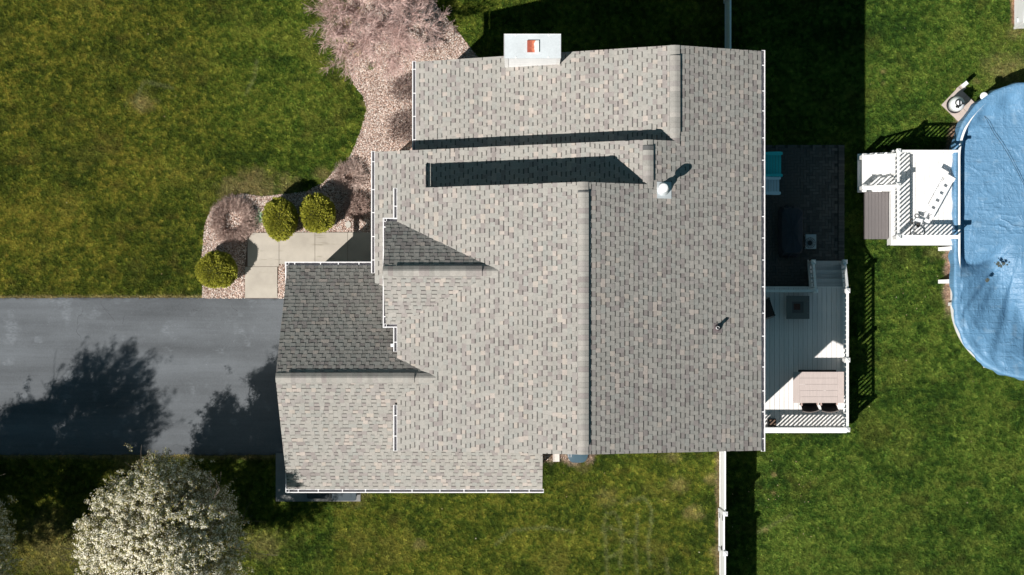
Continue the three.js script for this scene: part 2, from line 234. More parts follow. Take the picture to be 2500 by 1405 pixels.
// walkway of concrete slabs
{
  const w = structure('walkway', 'pale concrete slab walkway from the driveway to the porch', new MB().prism(walkPoly.map(([x, z]) => [x, z]), -0.05, 0.022).geo(), M.soil);
  const sl = (pts, k) => part(w, 'slab', new MB().prism(pts.map(([a, b]) => [PX(a, 0.05), PZ(b, 0.05)]), 0.0, 0.05 + 0.003 * k).geo(), M.concrete);
  sl([[597.5, 728], [597.5, 651.8], [676.3, 651.8], [676.3, 728]], 0); sl([[604, 651], [604, 586], [616, 569], [680.3, 569], [680.3, 651]], 1); sl([[681.2, 568], [768, 568], [768, 645], [681.2, 645]], 0); sl([[768.9, 568], [848, 568], [848, 645], [768.9, 645]], 1); sl([[848.9, 568], [932, 568], [932, 645], [848.9, 645]], 0);
}
// gravel bed
{
  structure('gravel_bed', 'stony planting bed curving along the front of the house', new MB().prism(gravelPoly, -0.05, 0.006).geo(), M.soil);
  const r = rng(77), base0 = new THREE.IcosahedronGeometry(1, 0), p = base0.attributes.position; for (let k = 0; k < p.count; k++) { const f = 0.82 + 0.36 * hash2(Math.round(p.getX(k) * 50), Math.round(p.getY(k) * 50 + p.getZ(k) * 931), 3); p.setXYZ(k, p.getX(k) * f, p.getY(k) * f, p.getZ(k) * f); } base0.computeVertexNormals();
  const spots = [];
  for (let k = 0; k < 260000 && spots.length < 3 * 90000; k++) { const x = lerp(PX(480), 0.2, r()), z = lerp(-12.2, PZ(730), r()); if (inside(gravelPoly, x, z) && !inside(walkPoly, x, z) && !footprint(x, z)) spots.push(x, z, r()); }
  for (let k = 0; k < 260; k++) { const x = lerp(0.72, 1.6, r()), z = lerp(2.95, 3.55, r()); spots.push(x, z, r()); }
  const m = spots.length / 3, im = new THREE.InstancedMesh(base0, std(LIN(1, 1, 1), 0.9), m), mt = new THREE.Matrix4(), q = new THREE.Quaternion(), e = new THREE.Euler(), sc = V(1, 1, 1), ps = V(0, 0, 0), col = new THREE.Color();
  const pal = [[0.52, 0.38, 0.32], [0.62, 0.49, 0.43], [0.40, 0.26, 0.21], [0.68, 0.59, 0.53], [0.30, 0.205, 0.17], [0.54, 0.38, 0.30], [0.74, 0.68, 0.63]];
  for (let k = 0; k < m; k++) { const s = 0.010 + 0.012 * r() * r() + 0.005 * r(), c = pal[Math.floor(r() * pal.length)], f = 0.75 + 0.5 * r(); e.set(r() * 6, r() * 6, r() * 6); q.setFromEuler(e); mt.compose(ps.set(spots[3 * k], 0.006 + s * (0.25 + 0.5 * r()), spots[3 * k + 1]), q, sc.set(s * (0.9 + 0.6 * r()), s * 0.75, s)); im.setMatrixAt(k, mt); col.setRGB(c[0] * f, c[1] * f, c[2] * f); im.setColorAt(k, col); }
  im.name = 'gravel'; im.userData = { label: 'pinkish river gravel filling the planting bed', category: 'gravel', kind: 'stuff' }; scene.add(im);
}
// paver patio in the shade behind the house: herringbone bricks with a soldier course along the east edge
{
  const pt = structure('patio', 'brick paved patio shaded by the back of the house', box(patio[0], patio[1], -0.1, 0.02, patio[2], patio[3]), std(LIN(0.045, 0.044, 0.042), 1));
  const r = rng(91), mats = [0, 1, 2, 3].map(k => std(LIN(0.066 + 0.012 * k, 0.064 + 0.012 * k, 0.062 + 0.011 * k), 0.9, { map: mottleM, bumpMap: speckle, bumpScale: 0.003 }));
  const L = 0.2, Wd = 0.1, gap = 0.0065, bg = (l, w) => box(-l / 2 + gap, l / 2 - gap, 0, 0.055, -w / 2 + gap, w / 2 - gap), gx = bg(L, Wd), gz = bg(Wd, L), list = [];
  const x1 = patio[1] - 0.2;
  for (let z = patio[3] - 0.1; z > patio[2]; z -= 0.1) list.push([patio[1] - 0.1, z + 0.05, 0]);
  for (let i = -60; i < 60; i++) for (let j = -60; j < 60; j++) { // herringbone cell: one lying, one standing brick
    const x = 8 + (i * 2 + j) * Wd * 1 + j * Wd * 0, z = -4.5 + (j - i * 2) * Wd + i * 0; const bx = 8 + i * 0.2 + j * 0.1, bz = -4.5 - i * 0.2 + j * 0.1;
    list.push([bx + 0.1, bz + 0.05, 0], [bx + 0.25, bz + 0.0, 1]); }
  const seen = new Set(), ok = list.filter(([x, z, o], k) => { const hx = o ? 0.05 : 0.1, hz = o ? 0.1 : 0.05, key = `${Math.round(x * 40)},${Math.round(z * 40)},${o}`; if (seen.has(key)) return false; seen.add(key); const border = Math.abs(x - (patio[1] - 0.1)) < 1e-6; return (border || x + hx < x1 + 0.001) && x - hx > patio[0] && z - hz > patio[2] - 0.001 && z + hz < patio[3] + 0.001; });
  ok.sort((a, b) => b[0] - a[0]);
  ok.slice(0, 300).forEach(([x, z, o]) => piece(pt, 'brick', o ? gz : gx, mats[Math.floor(r() * 4)], [x, 0.012 + 0.005 * r(), z]));
  const rest = ok.slice(300).map(([x, z, o]) => (o ? gz : gx).clone().translate(x, 0.012 + 0.005 * r(), z));
  if (rest.length) { const m = part(pt, 'bricks', mergeGeometries(rest), mats[1]); m.userData.kind = 'stuff'; }
}
structure('bin_pad', 'narrow concrete pad beside the garage under the bins', box(padS[0], padS[1], -0.05, 0.05, padS[2], padS[3]), M.concreteGrey);
// ---------------------------------------------------------------- the house
const house = thing('house', 'two storey house with grey architectural shingle roof and attached garage', 'house', [1.8, 0, -3]);
const R_X = 7.127, R_H = 5.91, MS = 0.5;
const ridge = [[4.489, -8.845, -6.067], [3.688, -6.067, -4.782], [1.797, -4.782, 2.964]].map(([x, z0, z1]) => ({ x, z0, z1, h: R_H + MS * (R_X - x) }));
const eaveL = [-3.19, -4.437, -3.632].map((x, k) => ({ x, h: ridge[k].h - MS * (ridge[k].x - x) }));
const GR = { z: 0.811, h: 6.447, x0: -7.173 }, GE = { n: -2.61, s: 4.28 }, SG = { z: -2.293, h: 7.371, x0: -3.972, n: -3.81, s: -0.776 };
{ // walls
  const ext = (pts, z0, z1) => { const n = pts.length, b = new MB(), t = THREE.ShapeUtils.triangulateShape(pts.map(p => new THREE.Vector2(...p)), []);
    for (const [i, j, k] of t) { b.tri([...pts[i], z1], [...pts[j], z1], [...pts[k], z1]); b.tri([...pts[i], z0], [...pts[k], z0], [...pts[j], z0]); }
    for (let k = 0; k < n; k++) { const a = pts[k], c = pts[(k + 1) % n]; b.quad([...a, z0], [...c, z0], [...c, z1], [...a, z1]); } return b; };
  const turn = b => { for (let k = 0; k < b.p.length; k += 3) { const x = b.p[k], z = b.p[k + 2]; b.p[k] = z; b.p[k + 2] = x; } return b; };
  const u = 0.2;
  part(house, 'wall', ext([[-3.2, 0], [6.7, 0], [6.7, 5.85], [1.797, ridge[2].h - u], [-3.2, 5.8]], -4.5, 2.7).geo(), M.siding);
  part(house, 'wall', ext([[-3.1, 0], [6.68, 0], [6.68, 5.8], [3.688, ridge[1].h - u], [-3.1, 3.9]], -5.8, -4.52).geo(), M.siding);
  part(house, 'wall', ext([[-2.9, 0], [6.66, 0], [6.66, 5.8], [4.489, ridge[0].h - u], [-2.9, 3.2]], -8.55, -5.82).geo(), M.siding);
  part(house, 'wall', turn(ext([[-2.3, 0], [3.95, 0], [3.95, 2.95], [0.811, 6.15], [-2.3, 2.95]], -6.85, -3.22)).geo(), M.siding);
  part(house, 'wall', turn(ext([[2.72, 0], [3.9, 0], [3.9, 2.95], [2.72, 4.2]], -3.2, 0.45)).geo(), M.siding);
  part(house, 'wall', turn(ext([[-3.5, 4.0], [-1.08, 4.0], [-1.08, 5.75], [-2.293, 6.95], [-3.5, 5.75]], -3.72, -3.22)).geo(), M.siding);
  for (const z of [-5.9, -4.4, -2.7]) part(house, 'porch_post', box(-4.36, -4.22, 0, 3.4, z - 0.07, z + 0.07), M.white);
  part(house, 'garage_door', box(-6.9, -6.86, 0.02, 2.3, -1.55, 3.2), M.white);
}
// shingled slopes. A: eave corner, U: along the eave, Vv: up the slope (unit), lengths lu, lv. span(v) gives the [u0, u1] covered at v.
const TONES = [[0.372, 0.358, 0.340], [0.360, 0.350, 0.333], [0.388, 0.369, 0.350], [0.318, 0.289, 0.284], [0.350, 0.328, 0.319], [0.462, 0.410, 0.382], [0.352, 0.350, 0.336], [0.292, 0.263, 0.259], [0.448, 0.403, 0.368]];
for (const c of TONES) { c[0] *= 0.955; c[1] *= 0.938; c[2] *= 0.918; }
const TONE_W = [0.24, 0.2, 0.16, 0.1, 0.1, 0.05, 0.09, 0.035, 0.025];
const EXPO = 0.1546;
function slope(label, A, U, Vv, lu, lv, span, seed, nSingles, shown) {
  const N = [U[1] * Vv[2] - U[2] * Vv[1], U[2] * Vv[0] - U[0] * Vv[2], U[0] * Vv[1] - U[1] * Vv[0]]; if (N[1] < 0) for (let k = 0; k < 3; k++) N[k] = -N[k];
  const at = (u, v, n) => [A[0] + U[0] * u + Vv[0] * v + N[0] * n, A[1] + U[1] * u + Vv[1] * v + N[1] * n, A[2] + U[2] * u + Vv[2] * v + N[2] * n];
  const r = rng(seed);
  // deck board below, following the span in strips of a few courses
  const deck = new MB(), cuts = [0]; for (let v = EXPO; v < lv; v += EXPO) { const s = span(v - EXPO / 2), t = span(Math.min(v + EXPO / 2, lv - 1e-4)); if (Math.abs(s[0] - t[0]) + Math.abs(s[1] - t[1]) > 1e-3) cuts.push(v); } cuts.push(lv);
  for (let k = 1; k < cuts.length; k++) { const a = cuts[k - 1], b = cuts[k], [s0, s1] = span((a + b) / 2), e = 0.012, f = (u, v) => [at(u, v, -0.003), at(u, v, -0.14)]; const c = [f(s0 + e, a + (k === 1 ? 0.02 : 0)), f(s1 - e, a + (k === 1 ? 0.02 : 0)), f(s1 - e, b), f(s0 + e, b)];
    deck.quad(c[0][0], c[1][0], c[2][0], c[3][0]); deck.quad(c[0][1], c[3][1], c[2][1], c[1][1]); for (let q = 0; q < 4; q++) { const n = (q + 1) % 4; deck.quad(c[q][1], c[n][1], c[n][0], c[q][0]); } }
  const roof = part(house, 'roof_slope', deck.geo(), M.trim, label);
  const tabs = []; let row = 0;
  for (let v0 = 0; v0 < lv - 0.02; v0 += EXPO, row++) {
    const v1 = Math.min(v0 + EXPO, lv), [s0, s1] = span((v0 + v1) / 2); let u = s0 - 0.3 * r(), tooth = r() < 0.5, prev = -1;
    while (u < s1) {
      const w = tooth ? 0.105 + 0.07 * r() + (r() < 0.06 ? 0.1 : 0) : 0.11 + 0.065 * r(); let k; if (prev >= 0 && r() < 0.10) k = prev; else { let q = r(); k = 0; while (q > TONE_W[k]) { q -= TONE_W[k]; k = (k + 1) % TONES.length; } } prev = k;
      const a = Math.max(u, s0), b = Math.min(u + w, s1), f = (0.955 + 0.09 * r()) * (0.93 + 0.14 * fbm((u + v0) * 0.5 + seed, v0 * 0.28, 801, 3)); if (b - a > 0.012) tabs.push([a, b, v0, v1, tooth, TONES[k].map(c => c * f), r()]); u += w; if (r() < 0.97) tooth = !tooth;
    }
  }
  const build = (b, [u0, u1, v0, v1, tooth, c, q]) => {
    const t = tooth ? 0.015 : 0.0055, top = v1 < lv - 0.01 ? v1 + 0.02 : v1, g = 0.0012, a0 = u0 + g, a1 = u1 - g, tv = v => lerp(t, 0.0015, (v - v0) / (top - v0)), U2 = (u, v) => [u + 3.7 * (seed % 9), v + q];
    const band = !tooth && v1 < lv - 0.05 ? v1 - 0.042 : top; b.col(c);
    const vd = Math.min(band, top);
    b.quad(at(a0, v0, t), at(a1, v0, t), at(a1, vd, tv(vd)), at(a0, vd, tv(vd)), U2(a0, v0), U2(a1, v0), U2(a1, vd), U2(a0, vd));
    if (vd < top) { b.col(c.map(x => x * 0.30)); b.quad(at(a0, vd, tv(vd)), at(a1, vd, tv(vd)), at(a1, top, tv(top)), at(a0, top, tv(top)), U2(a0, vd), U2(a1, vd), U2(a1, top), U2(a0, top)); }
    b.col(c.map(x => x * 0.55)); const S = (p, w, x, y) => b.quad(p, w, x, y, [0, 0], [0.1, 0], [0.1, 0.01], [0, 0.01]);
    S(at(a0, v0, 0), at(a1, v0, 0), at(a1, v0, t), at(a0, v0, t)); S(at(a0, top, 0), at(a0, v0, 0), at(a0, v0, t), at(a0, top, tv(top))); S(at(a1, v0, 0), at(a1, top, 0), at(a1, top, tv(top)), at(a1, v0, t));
  };
  const order = tabs.map((t, k) => k).filter(k => shown(at((tabs[k][0] + tabs[k][1]) / 2, (tabs[k][2] + tabs[k][3]) / 2, 0))).sort((a, b) => (tabs[b][1] - tabs[b][0]) - (tabs[a][1] - tabs[a][0])).slice(0, nSingles), single = new Set(order);
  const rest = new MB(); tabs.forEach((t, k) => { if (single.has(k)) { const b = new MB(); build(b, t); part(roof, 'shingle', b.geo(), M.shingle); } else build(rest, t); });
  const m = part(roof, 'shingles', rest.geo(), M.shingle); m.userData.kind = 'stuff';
  return roof;
}
const cs = 1 / Math.hypot(1, MS), sn = MS * cs, c45 = Math.SQRT1_2, all = () => true;
// east slope: one plane under three ridges
slope('long east roof slope', [R_X, R_H, 2.964], [0, 0, -1], [-cs, sn, 0], 11.81, (R_X - ridge[2].x) / cs, v => { const x = R_X - v * cs; return [0, 2.964 - (x < ridge[1].x ? -4.782 : x < ridge[0].x ? -6.067 : -8.845)]; }, 11, 80, all);
slope('north west roof slope', [eaveL[0].x, eaveL[0].h, -8.845], [0, 0, 1], [cs, sn, 0], 3, (ridge[0].x - eaveL[0].x) / cs, () => [0, 3.0], 12, 45, p => p[2] < -6.2);
slope('porch roof slope', [eaveL[1].x, eaveL[1].h, -6.067], [0, 0, 1], [cs, sn, 0], 4, (ridge[1].x - eaveL[1].x) / cs, v => [0, eaveL[1].x + v * cs < -3.05 ? 4.6 : 1.45], 13, 25, p => p[2] < -4.9);
slope('main front roof slope', [eaveL[2].x, eaveL[2].h, -4.782], [0, 0, 1], [cs, sn, 0], 7.746, (ridge[2].x - eaveL[2].x) / cs, () => [0, 7.746], 14, 85, p => p[0] > -0.5);
slope('shaded north slope of the garage roof', [GR.x0, GR.h - (GR.z - GE.n), GE.n], [1, 0, 0], [0, c45, c45], 4.8, (GR.z - GE.n) / c45, () => [0, 4.8], 15, 30, p => p[0] < -4.6);
slope('south slope of the garage roof', [GR.x0, GR.h - (GE.s - GR.z), GE.s], [1, 0, 0], [0, c45, -c45], 7.86, (GE.s - GR.z) / c45, v => [0, GE.s - v * c45 < 2.5 ? 4.9 : 7.86], 16, 30, p => p[0] < -3.8 || p[2] > 3.1);
slope('shaded slope of the small front gable', [SG.x0, SG.h - (SG.z - SG.n), SG.n], [1, 0, 0], [0, c45, c45], 3.5, (SG.z - SG.n) / c45, () => [0, 3.5], 17, 5, p => p[0] < -3.0);
slope('lit slope of the small front gable', [SG.x0, SG.h - (SG.s - SG.z), SG.s], [1, 0, 0], [0, c45, -c45], 3.5, (SG.s - SG.z) / c45, () => [0, 3.5], 18, 0, all);

// ridge caps and vents
function ridgeRun(a, b, ms, vents, seed) {                    // a -> b along the ridge; vents: [s0, s1] in metres from a
  const r = rng(seed), d = [b[0] - a[0], b[2] - a[2]], len = Math.hypot(...d), dir = [d[0] / len, d[1] / len], side = [-dir[1], dir[0]];
  const at = (s, w, y) => [a[0] + dir[0] * s + side[0] * w, a[1] + y, a[2] + dir[1] * s + side[1] * w];
  const lift = s => { for (const [p, q] of vents) if (s > p - 1e-6 && s < q - 1e-6) return 0.052; return 0.006; };
  const prof = (hw, up) => [-1, -0.72, -0.3, 0, 0.3, 0.72, 1].map(k => { const w = k * hw; return [w, up - Math.sqrt((w * ms) ** 2 + 0.0012) + 0.03]; });
  const tent = (b, s0, s1, hw, u0, u1, th) => { const P0 = prof(hw, u0), P1 = prof(hw, u1); for (let k = 0; k < P0.length - 1; k++) { const A = at(s0, ...P0[k]), B = at(s0, ...P0[k + 1]), C = at(s1, ...P1[k + 1]), D = at(s1, ...P1[k]); b.quad(A, B, C, D, [s0, P0[k][0]], [s0, P0[k + 1][0]], [s1, P1[k + 1][0]], [s1, P1[k][0]]);
      const dn = (p) => [p[0], p[1] - th, p[2]], z = [0, 0]; b.quad(dn(A), dn(B), B, A, z, [0.1, 0], [0.1, 0.1], z); b.quad(dn(D), D, C, dn(C), z, z, z, z); if (k === 0) b.quad(dn(A), A, D, dn(D), z, z, z, z); if (k === P0.length - 2) b.quad(dn(B), dn(C), C, B, z, z, z, z); } };
  const run = part(house, 'ridge_cap', (() => { const b = new MB(); b.col([0.25, 0.24, 0.23]); tent(b, 0.002, len - 0.002, 0.13, 0.0, 0.0, 0.02); return b.geo(); })(), M.shingle);
  for (const [p, q] of vents) { const b = new MB(), dark = new MB(); b.col([0.10, 0.10, 0.10]); tent(b, p, q, 0.158, 0.047, 0.047, 0.012); dark.col([0.02, 0.02, 0.02]); tent(dark, p + 0.02, q - 0.02, 0.105, 0.038, 0.038, 0.05); part(house, 'ridge_vent', mergeGeometries([b.geo(), dark.geo()]), std(LIN(1, 1, 1), 0.9, { vertexColors: true })); }
  for (let s = 0; s < len - 0.02; s += 0.15) { const e = Math.min(s + 0.172, len), L = lift(s + 0.01), hw = L > 0.02 ? 0.152 : 0.145, c0 = TONES[Math.floor(r() * 3)], cf = 0.9 + 0.22 * r(), c = (r() < 0.2 ? TONES[3 + Math.floor(r() * 2)] : c0).map(x => x * cf), b = new MB(); b.col(c); tent(b, s, e, hw, L + 0.010, L + 0.003, 0.0035); part(run, 'cap_shingle', b.geo(), M.shingle); }
}
ridge.forEach((q, k) => ridgeRun([q.x, q.h, q.z0], [q.x, q.h, q.z1 + (k < 2 ? 0.1 : 0)], MS, [[[0.30, 2.48]], [[0.17, 1.14]], [[0.25, 7.45]]][k], 21 + k));
ridgeRun([SG.x0, SG.h, SG.z], [-0.62, SG.h, SG.z], 1, [[0.31, 2.77]], 25);
ridgeRun([GR.x0, GR.h, GR.z], [-2.47, GR.h, GR.z], 1, [[0.30, 4.0]], 26);

// gutters: along x or z, open channel outward of the eave
function gutter(along, a0, a1, eave, h, out, hangers, cap0 = true, cap1 = true) {
  const w = 0.115, hh = 0.11, t = 0.008, lip = 0.028, b = new MB(), o0 = eave + out * 0.004, s = (p, q) => [Math.min(p, q), Math.max(p, q)];
  const bx = (p, q, y0, y1, e0, e1) => { const [A, B] = s(p, q); along === 'z' ? b.box(A, B, y0, y1, e0, e1) : b.box(e0, e1, y0, y1, A, B); };
  const y1 = h - 0.022;
  bx(o0, o0 + out * t * 2, y1 - hh, y1, a0, a1); bx(o0 + out * (w - t), o0 + out * w, y1 - hh, y1, a0, a1); bx(o0 + out * (w - lip), o0 + out * (w - t - 0.0005), y1 - 0.008, y1 - 0.001, a0, a1);
  if (cap0) bx(o0 + out * (2 * t + 0.0005), o0 + out * (w - t - 0.0005), y1 - hh, y1 - 0.002, a0, a0 + t); if (cap1) bx(o0 + out * (2 * t + 0.0005), o0 + out * (w - t - 0.0005), y1 - hh, y1 - 0.002, a1 - t, a1);
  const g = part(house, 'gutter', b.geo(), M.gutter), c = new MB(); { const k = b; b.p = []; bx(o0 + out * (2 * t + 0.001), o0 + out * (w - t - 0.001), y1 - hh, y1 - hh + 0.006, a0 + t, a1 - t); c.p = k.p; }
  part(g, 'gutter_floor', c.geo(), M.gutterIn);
  if (hangers) { const n = Math.max(1, Math.round((a1 - a0) / 0.72)), hg = along === 'z' ? box(-w / 2 + 0.01, w / 2 - 0.01, 0, 0.006, -0.013, 0.013) : box(-0.013, 0.013, 0, 0.006, -w / 2 + 0.01, w / 2 - 0.01), r = rng(Math.round(a0 * 100 + eave * 7 + 999)); for (let k = 0; k < n; k++) { const q = lerp(a0, a1, (k + 0.35 + 0.3 * r()) / n), m = o0 + out * w / 2; piece(g, 'hanger', hg, M.gutter, along === 'z' ? [m, y1 - 0.012, q] : [q, y1 - 0.012, m]); } }
}
gutter('z', -8.87, -6.08, eaveL[0].x, eaveL[0].h, -1, true); gutter('z', -6.09, -2.36, eaveL[1].x, eaveL[1].h, -1, true);
gutter('z', -4.80, -3.88, eaveL[2].x, eaveL[2].h, -1, true); gutter('z', -0.70, 0.04, eaveL[2].x, eaveL[2].h, -1, true); gutter('z', 1.62, 2.98, eaveL[2].x, eaveL[2].h, -1, true);
gutter('z', -3.92, -0.66, SG.x0 + 0.03, eaveL[2].h, -1, true); gutter('x', SG.x0 - 0.05, eaveL[2].x + 0.02, -3.80, eaveL[2].h - 0.003, -1, false); gutter('x', SG.x0 - 0.05, eaveL[2].x + 0.02, -0.79, eaveL[2].h - 0.003, 1, false);
gutter('z', -8.87, 2.99, R_X, R_H, 1, true);
gutter('x', GR.x0 - 0.08, -4.56, GE.n, GR.h - (GR.z - GE.n), -1, true); gutter('x', GR.x0 - 0.06, 0.73, GE.s, GR.h - (GE.s - GR.z), 1, true);
gutter('z', GE.n - 0.1, GE.n + 0.95, GR.x0 + 0.055, GR.h - (GR.z - GE.n) - 0.003, -1, false); gutter('z', GE.s - 0.85, GE.s + 0.1, GR.x0 + 0.055, GR.h - (GE.s - GR.z) - 0.003, -1, true);
part(house, 'gutter_outlet', box(eaveL[2].x - 0.2, eaveL[2].x - 0.12, 5.73, 5.81, -0.19, -0.10), M.gutter);

// chimney chase with metal cap and rusty flue cover
{
  const x0 = -0.445, x1 = 1.165, z0 = -9.17, z1 = -8.505, t = 7.05, ch = part(house, 'chimney', box(x0, x1, 0, t - 0.05, z0, z1), M.vinyl);
  for (let k = 0; k < 12; k++) { const y = 4.7 + k * 0.19; part(ch, 'siding_board', new MB().quad([x0 + 0.11, y, z1 + 0.012], [x1 - 0.10, y, z1 + 0.012], [x1 - 0.10, y + 0.185, z1 + 0.003], [x0 + 0.11, y + 0.185, z1 + 0.003]).quad([x0 + 0.11, y, z1], [x1 - 0.10, y, z1], [x1 - 0.10, y, z1 + 0.012], [x0 + 0.11, y, z1 + 0.012]).geo(), M.vinyl); }
  part(ch, 'corner_board', box(x0 - 0.012, x0 + 0.095, 4.2, t - 0.055, z1 - 0.1, z1 + 0.014), M.white); part(ch, 'corner_board', box(x1 - 0.085, x1 + 0.012, 4.2, t - 0.055, z1 - 0.1, z1 + 0.014), M.white);
  const cap = part(ch, 'metal_cap', new MB().box(x0 - 0.022, x1 + 0.022, t - 0.05, t, z0 - 0.022, z1 + 0.022).geo(), M.metal);
  part(ch, 'cap_rim', new MB().box(x0 - 0.022, x1 + 0.022, t + 0.002, t + 0.012, z0 - 0.022, z0 - 0.012).box(x0 - 0.022, x0 - 0.012, t + 0.002, t + 0.010, z0 - 0.012, z1 + 0.022).geo(), M.white);
  const fx0 = PX(1287, t), fx1 = PX(1316, t), fz0 = PZ(99, t), fz1 = PZ(128, t);
  const rust = colourMap(128, 128, (u, v) => { const e = 0.64 + 0.16 * (fbm(v * 3, 1, 501, 3) - 0.5) + 0.04 * (fbm(v * 20, 4, 505, 2) - 0.5), n = fbm(u * 8, v * 8, 511, 4), s = sst(e - 0.05, e + 0.04, u); return mix3(mix3([0.33, 0.075, 0.045], [0.58, 0.17, 0.09], sst(0.2, 0.62, u + 0.3 * (n - 0.5))), [0.66, 0.68, 0.66], s).map(c => c * (0.8 + 0.4 * n)); });
  const g = box(fx0, fx1, t + 0.004, t + 0.05, fz0, fz1), u = g.attributes.uv, p = g.attributes.position; for (let k = 0; k < u.count; k++) u.setXY(k, (p.getX(k) - fx0) / (fx1 - fx0), (p.getZ(k) - fz0) / (fz1 - fz0));
  part(ch, 'flue_cover', g, std(LIN(1, 1, 1), 0.8, { map: rust }), 'rust red square flue cover');
  for (const [a, b] of [[1259, 85.5], [1259.5, 140], [1339, 139.5], [1340, 86]]) part(ch, 'cap_screw', lathe([[0, 0.012], [0.022, 0.008], [0.026, 0]], 10).translate(PX(a, t), t, PZ(b, t)), M.white);
}
// roof vents
{
  const onR = x => R_H + MS * (R_X - x), tilt = Math.atan(MS);
  const x = 4.115, z = -4.655, y = onR(x), vent = part(house, 'flue_vent', lathe([[0.066, -0.05], [0.066, 0.62]], 20).translate(x, y, z), M.metal);
  part(vent, 'vent_cap', lathe([[0.07, 0.60], [0.138, 0.60], [0.138, 0.625], [0.118, 0.632], [0.118, 0.68], [0.135, 0.685], [0.135, 0.71], [0.112, 0.718], [0.105, 0.745], [0, 0.755]], 28).translate(x, y, z), M.plastic);
  part(vent, 'flashing_cone', lathe([[0.205, -0.045], [0.19, 0.05], [0.14, 0.16], [0.075, 0.25], [0.066, 0.26]], 28).translate(x, y, z), M.metal);
  part(vent, 'storm_collar', lathe([[0.066, 0.31], [0.12, 0.275], [0.122, 0.268]], 24).translate(x, y, z), M.plastic);
  const fl = box(-0.24, 0.24, 0.0, 0.004, -0.24, 0.24); fl.rotateZ(-tilt); fl.translate(x + 0.05, y - 0.025 + 0.017, z + 0.03); part(vent, 'flashing_plate', fl, M.metal);
  const x2 = 5.765, z2 = -0.655, y2 = onR(x2), pv = part(house, 'plumbing_vent', lathe([[0.05, -0.05], [0.05, 0.30], [0.036, 0.30], [0.036, -0.05]], 20).translate(x2, y2, z2), M.plastic);
  part(pv, 'rubber_boot', lathe([[0.105, -0.04], [0.10, 0.03], [0.07, 0.10], [0.052, 0.13], [0.05, 0.13]], 20).translate(x2, y2, z2), std(LIN(0.10, 0.075, 0.08), 0.8));
  const f2 = box(-0.13, 0.17, 0, 0.004, -0.13, 0.15); f2.rotateZ(-tilt); f2.translate(x2, y2 + 0.014, z2); part(pv, 'flashing_plate', f2, std(LIN(0.2, 0.17, 0.17), 0.8));
}
// ---------------------------------------------------------------- decks and railings
const balG = box(-0.019, 0.019, 0, 1, -0.019, 0.019), capG = (() => { const b = new MB(); b.box(-0.07, 0.07, 0, 0.03, -0.07, 0.07); const t = [0, 0.075, 0], q = [[-0.06, 0.03, -0.06], [0.06, 0.03, -0.06], [0.06, 0.03, 0.06], [-0.06, 0.03, 0.06]]; for (let k = 0; k < 4; k++) b.tri(q[k], q[(k + 1) % 4], t); return b.geo(); })();
function bar(o, name, a, b, w, h, m) {                        // a straight rail from a to b, w wide, h high (a, b: middle of its underside)
  const L = Math.hypot(b[0] - a[0], b[2] - a[2]), d = [(b[0] - a[0]) / L, (b[2] - a[2]) / L], s = [-d[1] * w / 2, d[0] * w / 2], g = new MB(), c = (p, k, y) => [p[0] + s[0] * k, p[1] + y, p[2] + s[1] * k];
  const [A, B, C, D, E, G, I, J] = [c(a, -1, 0), c(a, 1, 0), c(a, 1, h), c(a, -1, h), c(b, -1, 0), c(b, 1, 0), c(b, 1, h), c(b, -1, h)];
  g.quad(D, C, I, J).quad(A, E, G, B).quad(A, D, J, E).quad(B, G, I, C).quad(A, B, C, D).quad(E, J, I, G); return part(o, name, g.geo(), m);
}
function post(o, x, z, y0, y1, m = M.white) { const p = part(o, 'post', box(x - 0.052, x + 0.052, y0, y1, z - 0.052, z + 0.052), m); piece(p, 'post_cap', capG, m, [x, y1, z]); }
function railing(o, a, b, ht = 0.9, capW = 0.075, m = M.white) {     // a, b on the deck
  const lift = (p, y) => [p[0], p[1] + y, p[2]], L = Math.hypot(b[0] - a[0], b[2] - a[2]), n = Math.max(2, Math.round(L / 0.142));
  bar(o, 'top_rail', lift(a, ht - 0.05), lift(b, ht - 0.05), capW, 0.05, m); bar(o, 'bottom_rail', lift(a, 0.08), lift(b, 0.08), 0.045, 0.05, m);
  for (let k = 0; k < n; k++) { const t = (k + 0.5) / n, p = piece(o, 'baluster', balG, m, [lerp(a[0], b[0], t), lerp(a[1], b[1], t) + 0.13, lerp(a[2], b[2], t)]); p.scale.y = ht - 0.18; }
}
function decking(o, x0, x1, z0, z1, h, seed, mats = [M.deck, M.deckB], pitch = 0.1478) {
  const n = Math.round((x1 - x0) / pitch), w = (x1 - x0) / n, g = box(-w / 2 + 0.0045, w / 2 - 0.0045, -0.03, 0, z0, z1), r = rng(seed);
  for (let k = 0; k < n; k++) piece(o, 'deck_board', g, mats[r() < 0.5 ? 0 : 1], [x0 + (k + 0.5) * w, h + 0.0015 * (r() - 0.5), 0]);
  part(o, 'joists', box(x0 + 0.03, x1 - 0.03, h - 0.22, h - 0.06, z0 + 0.03, z1 - 0.03), M.dark);
}
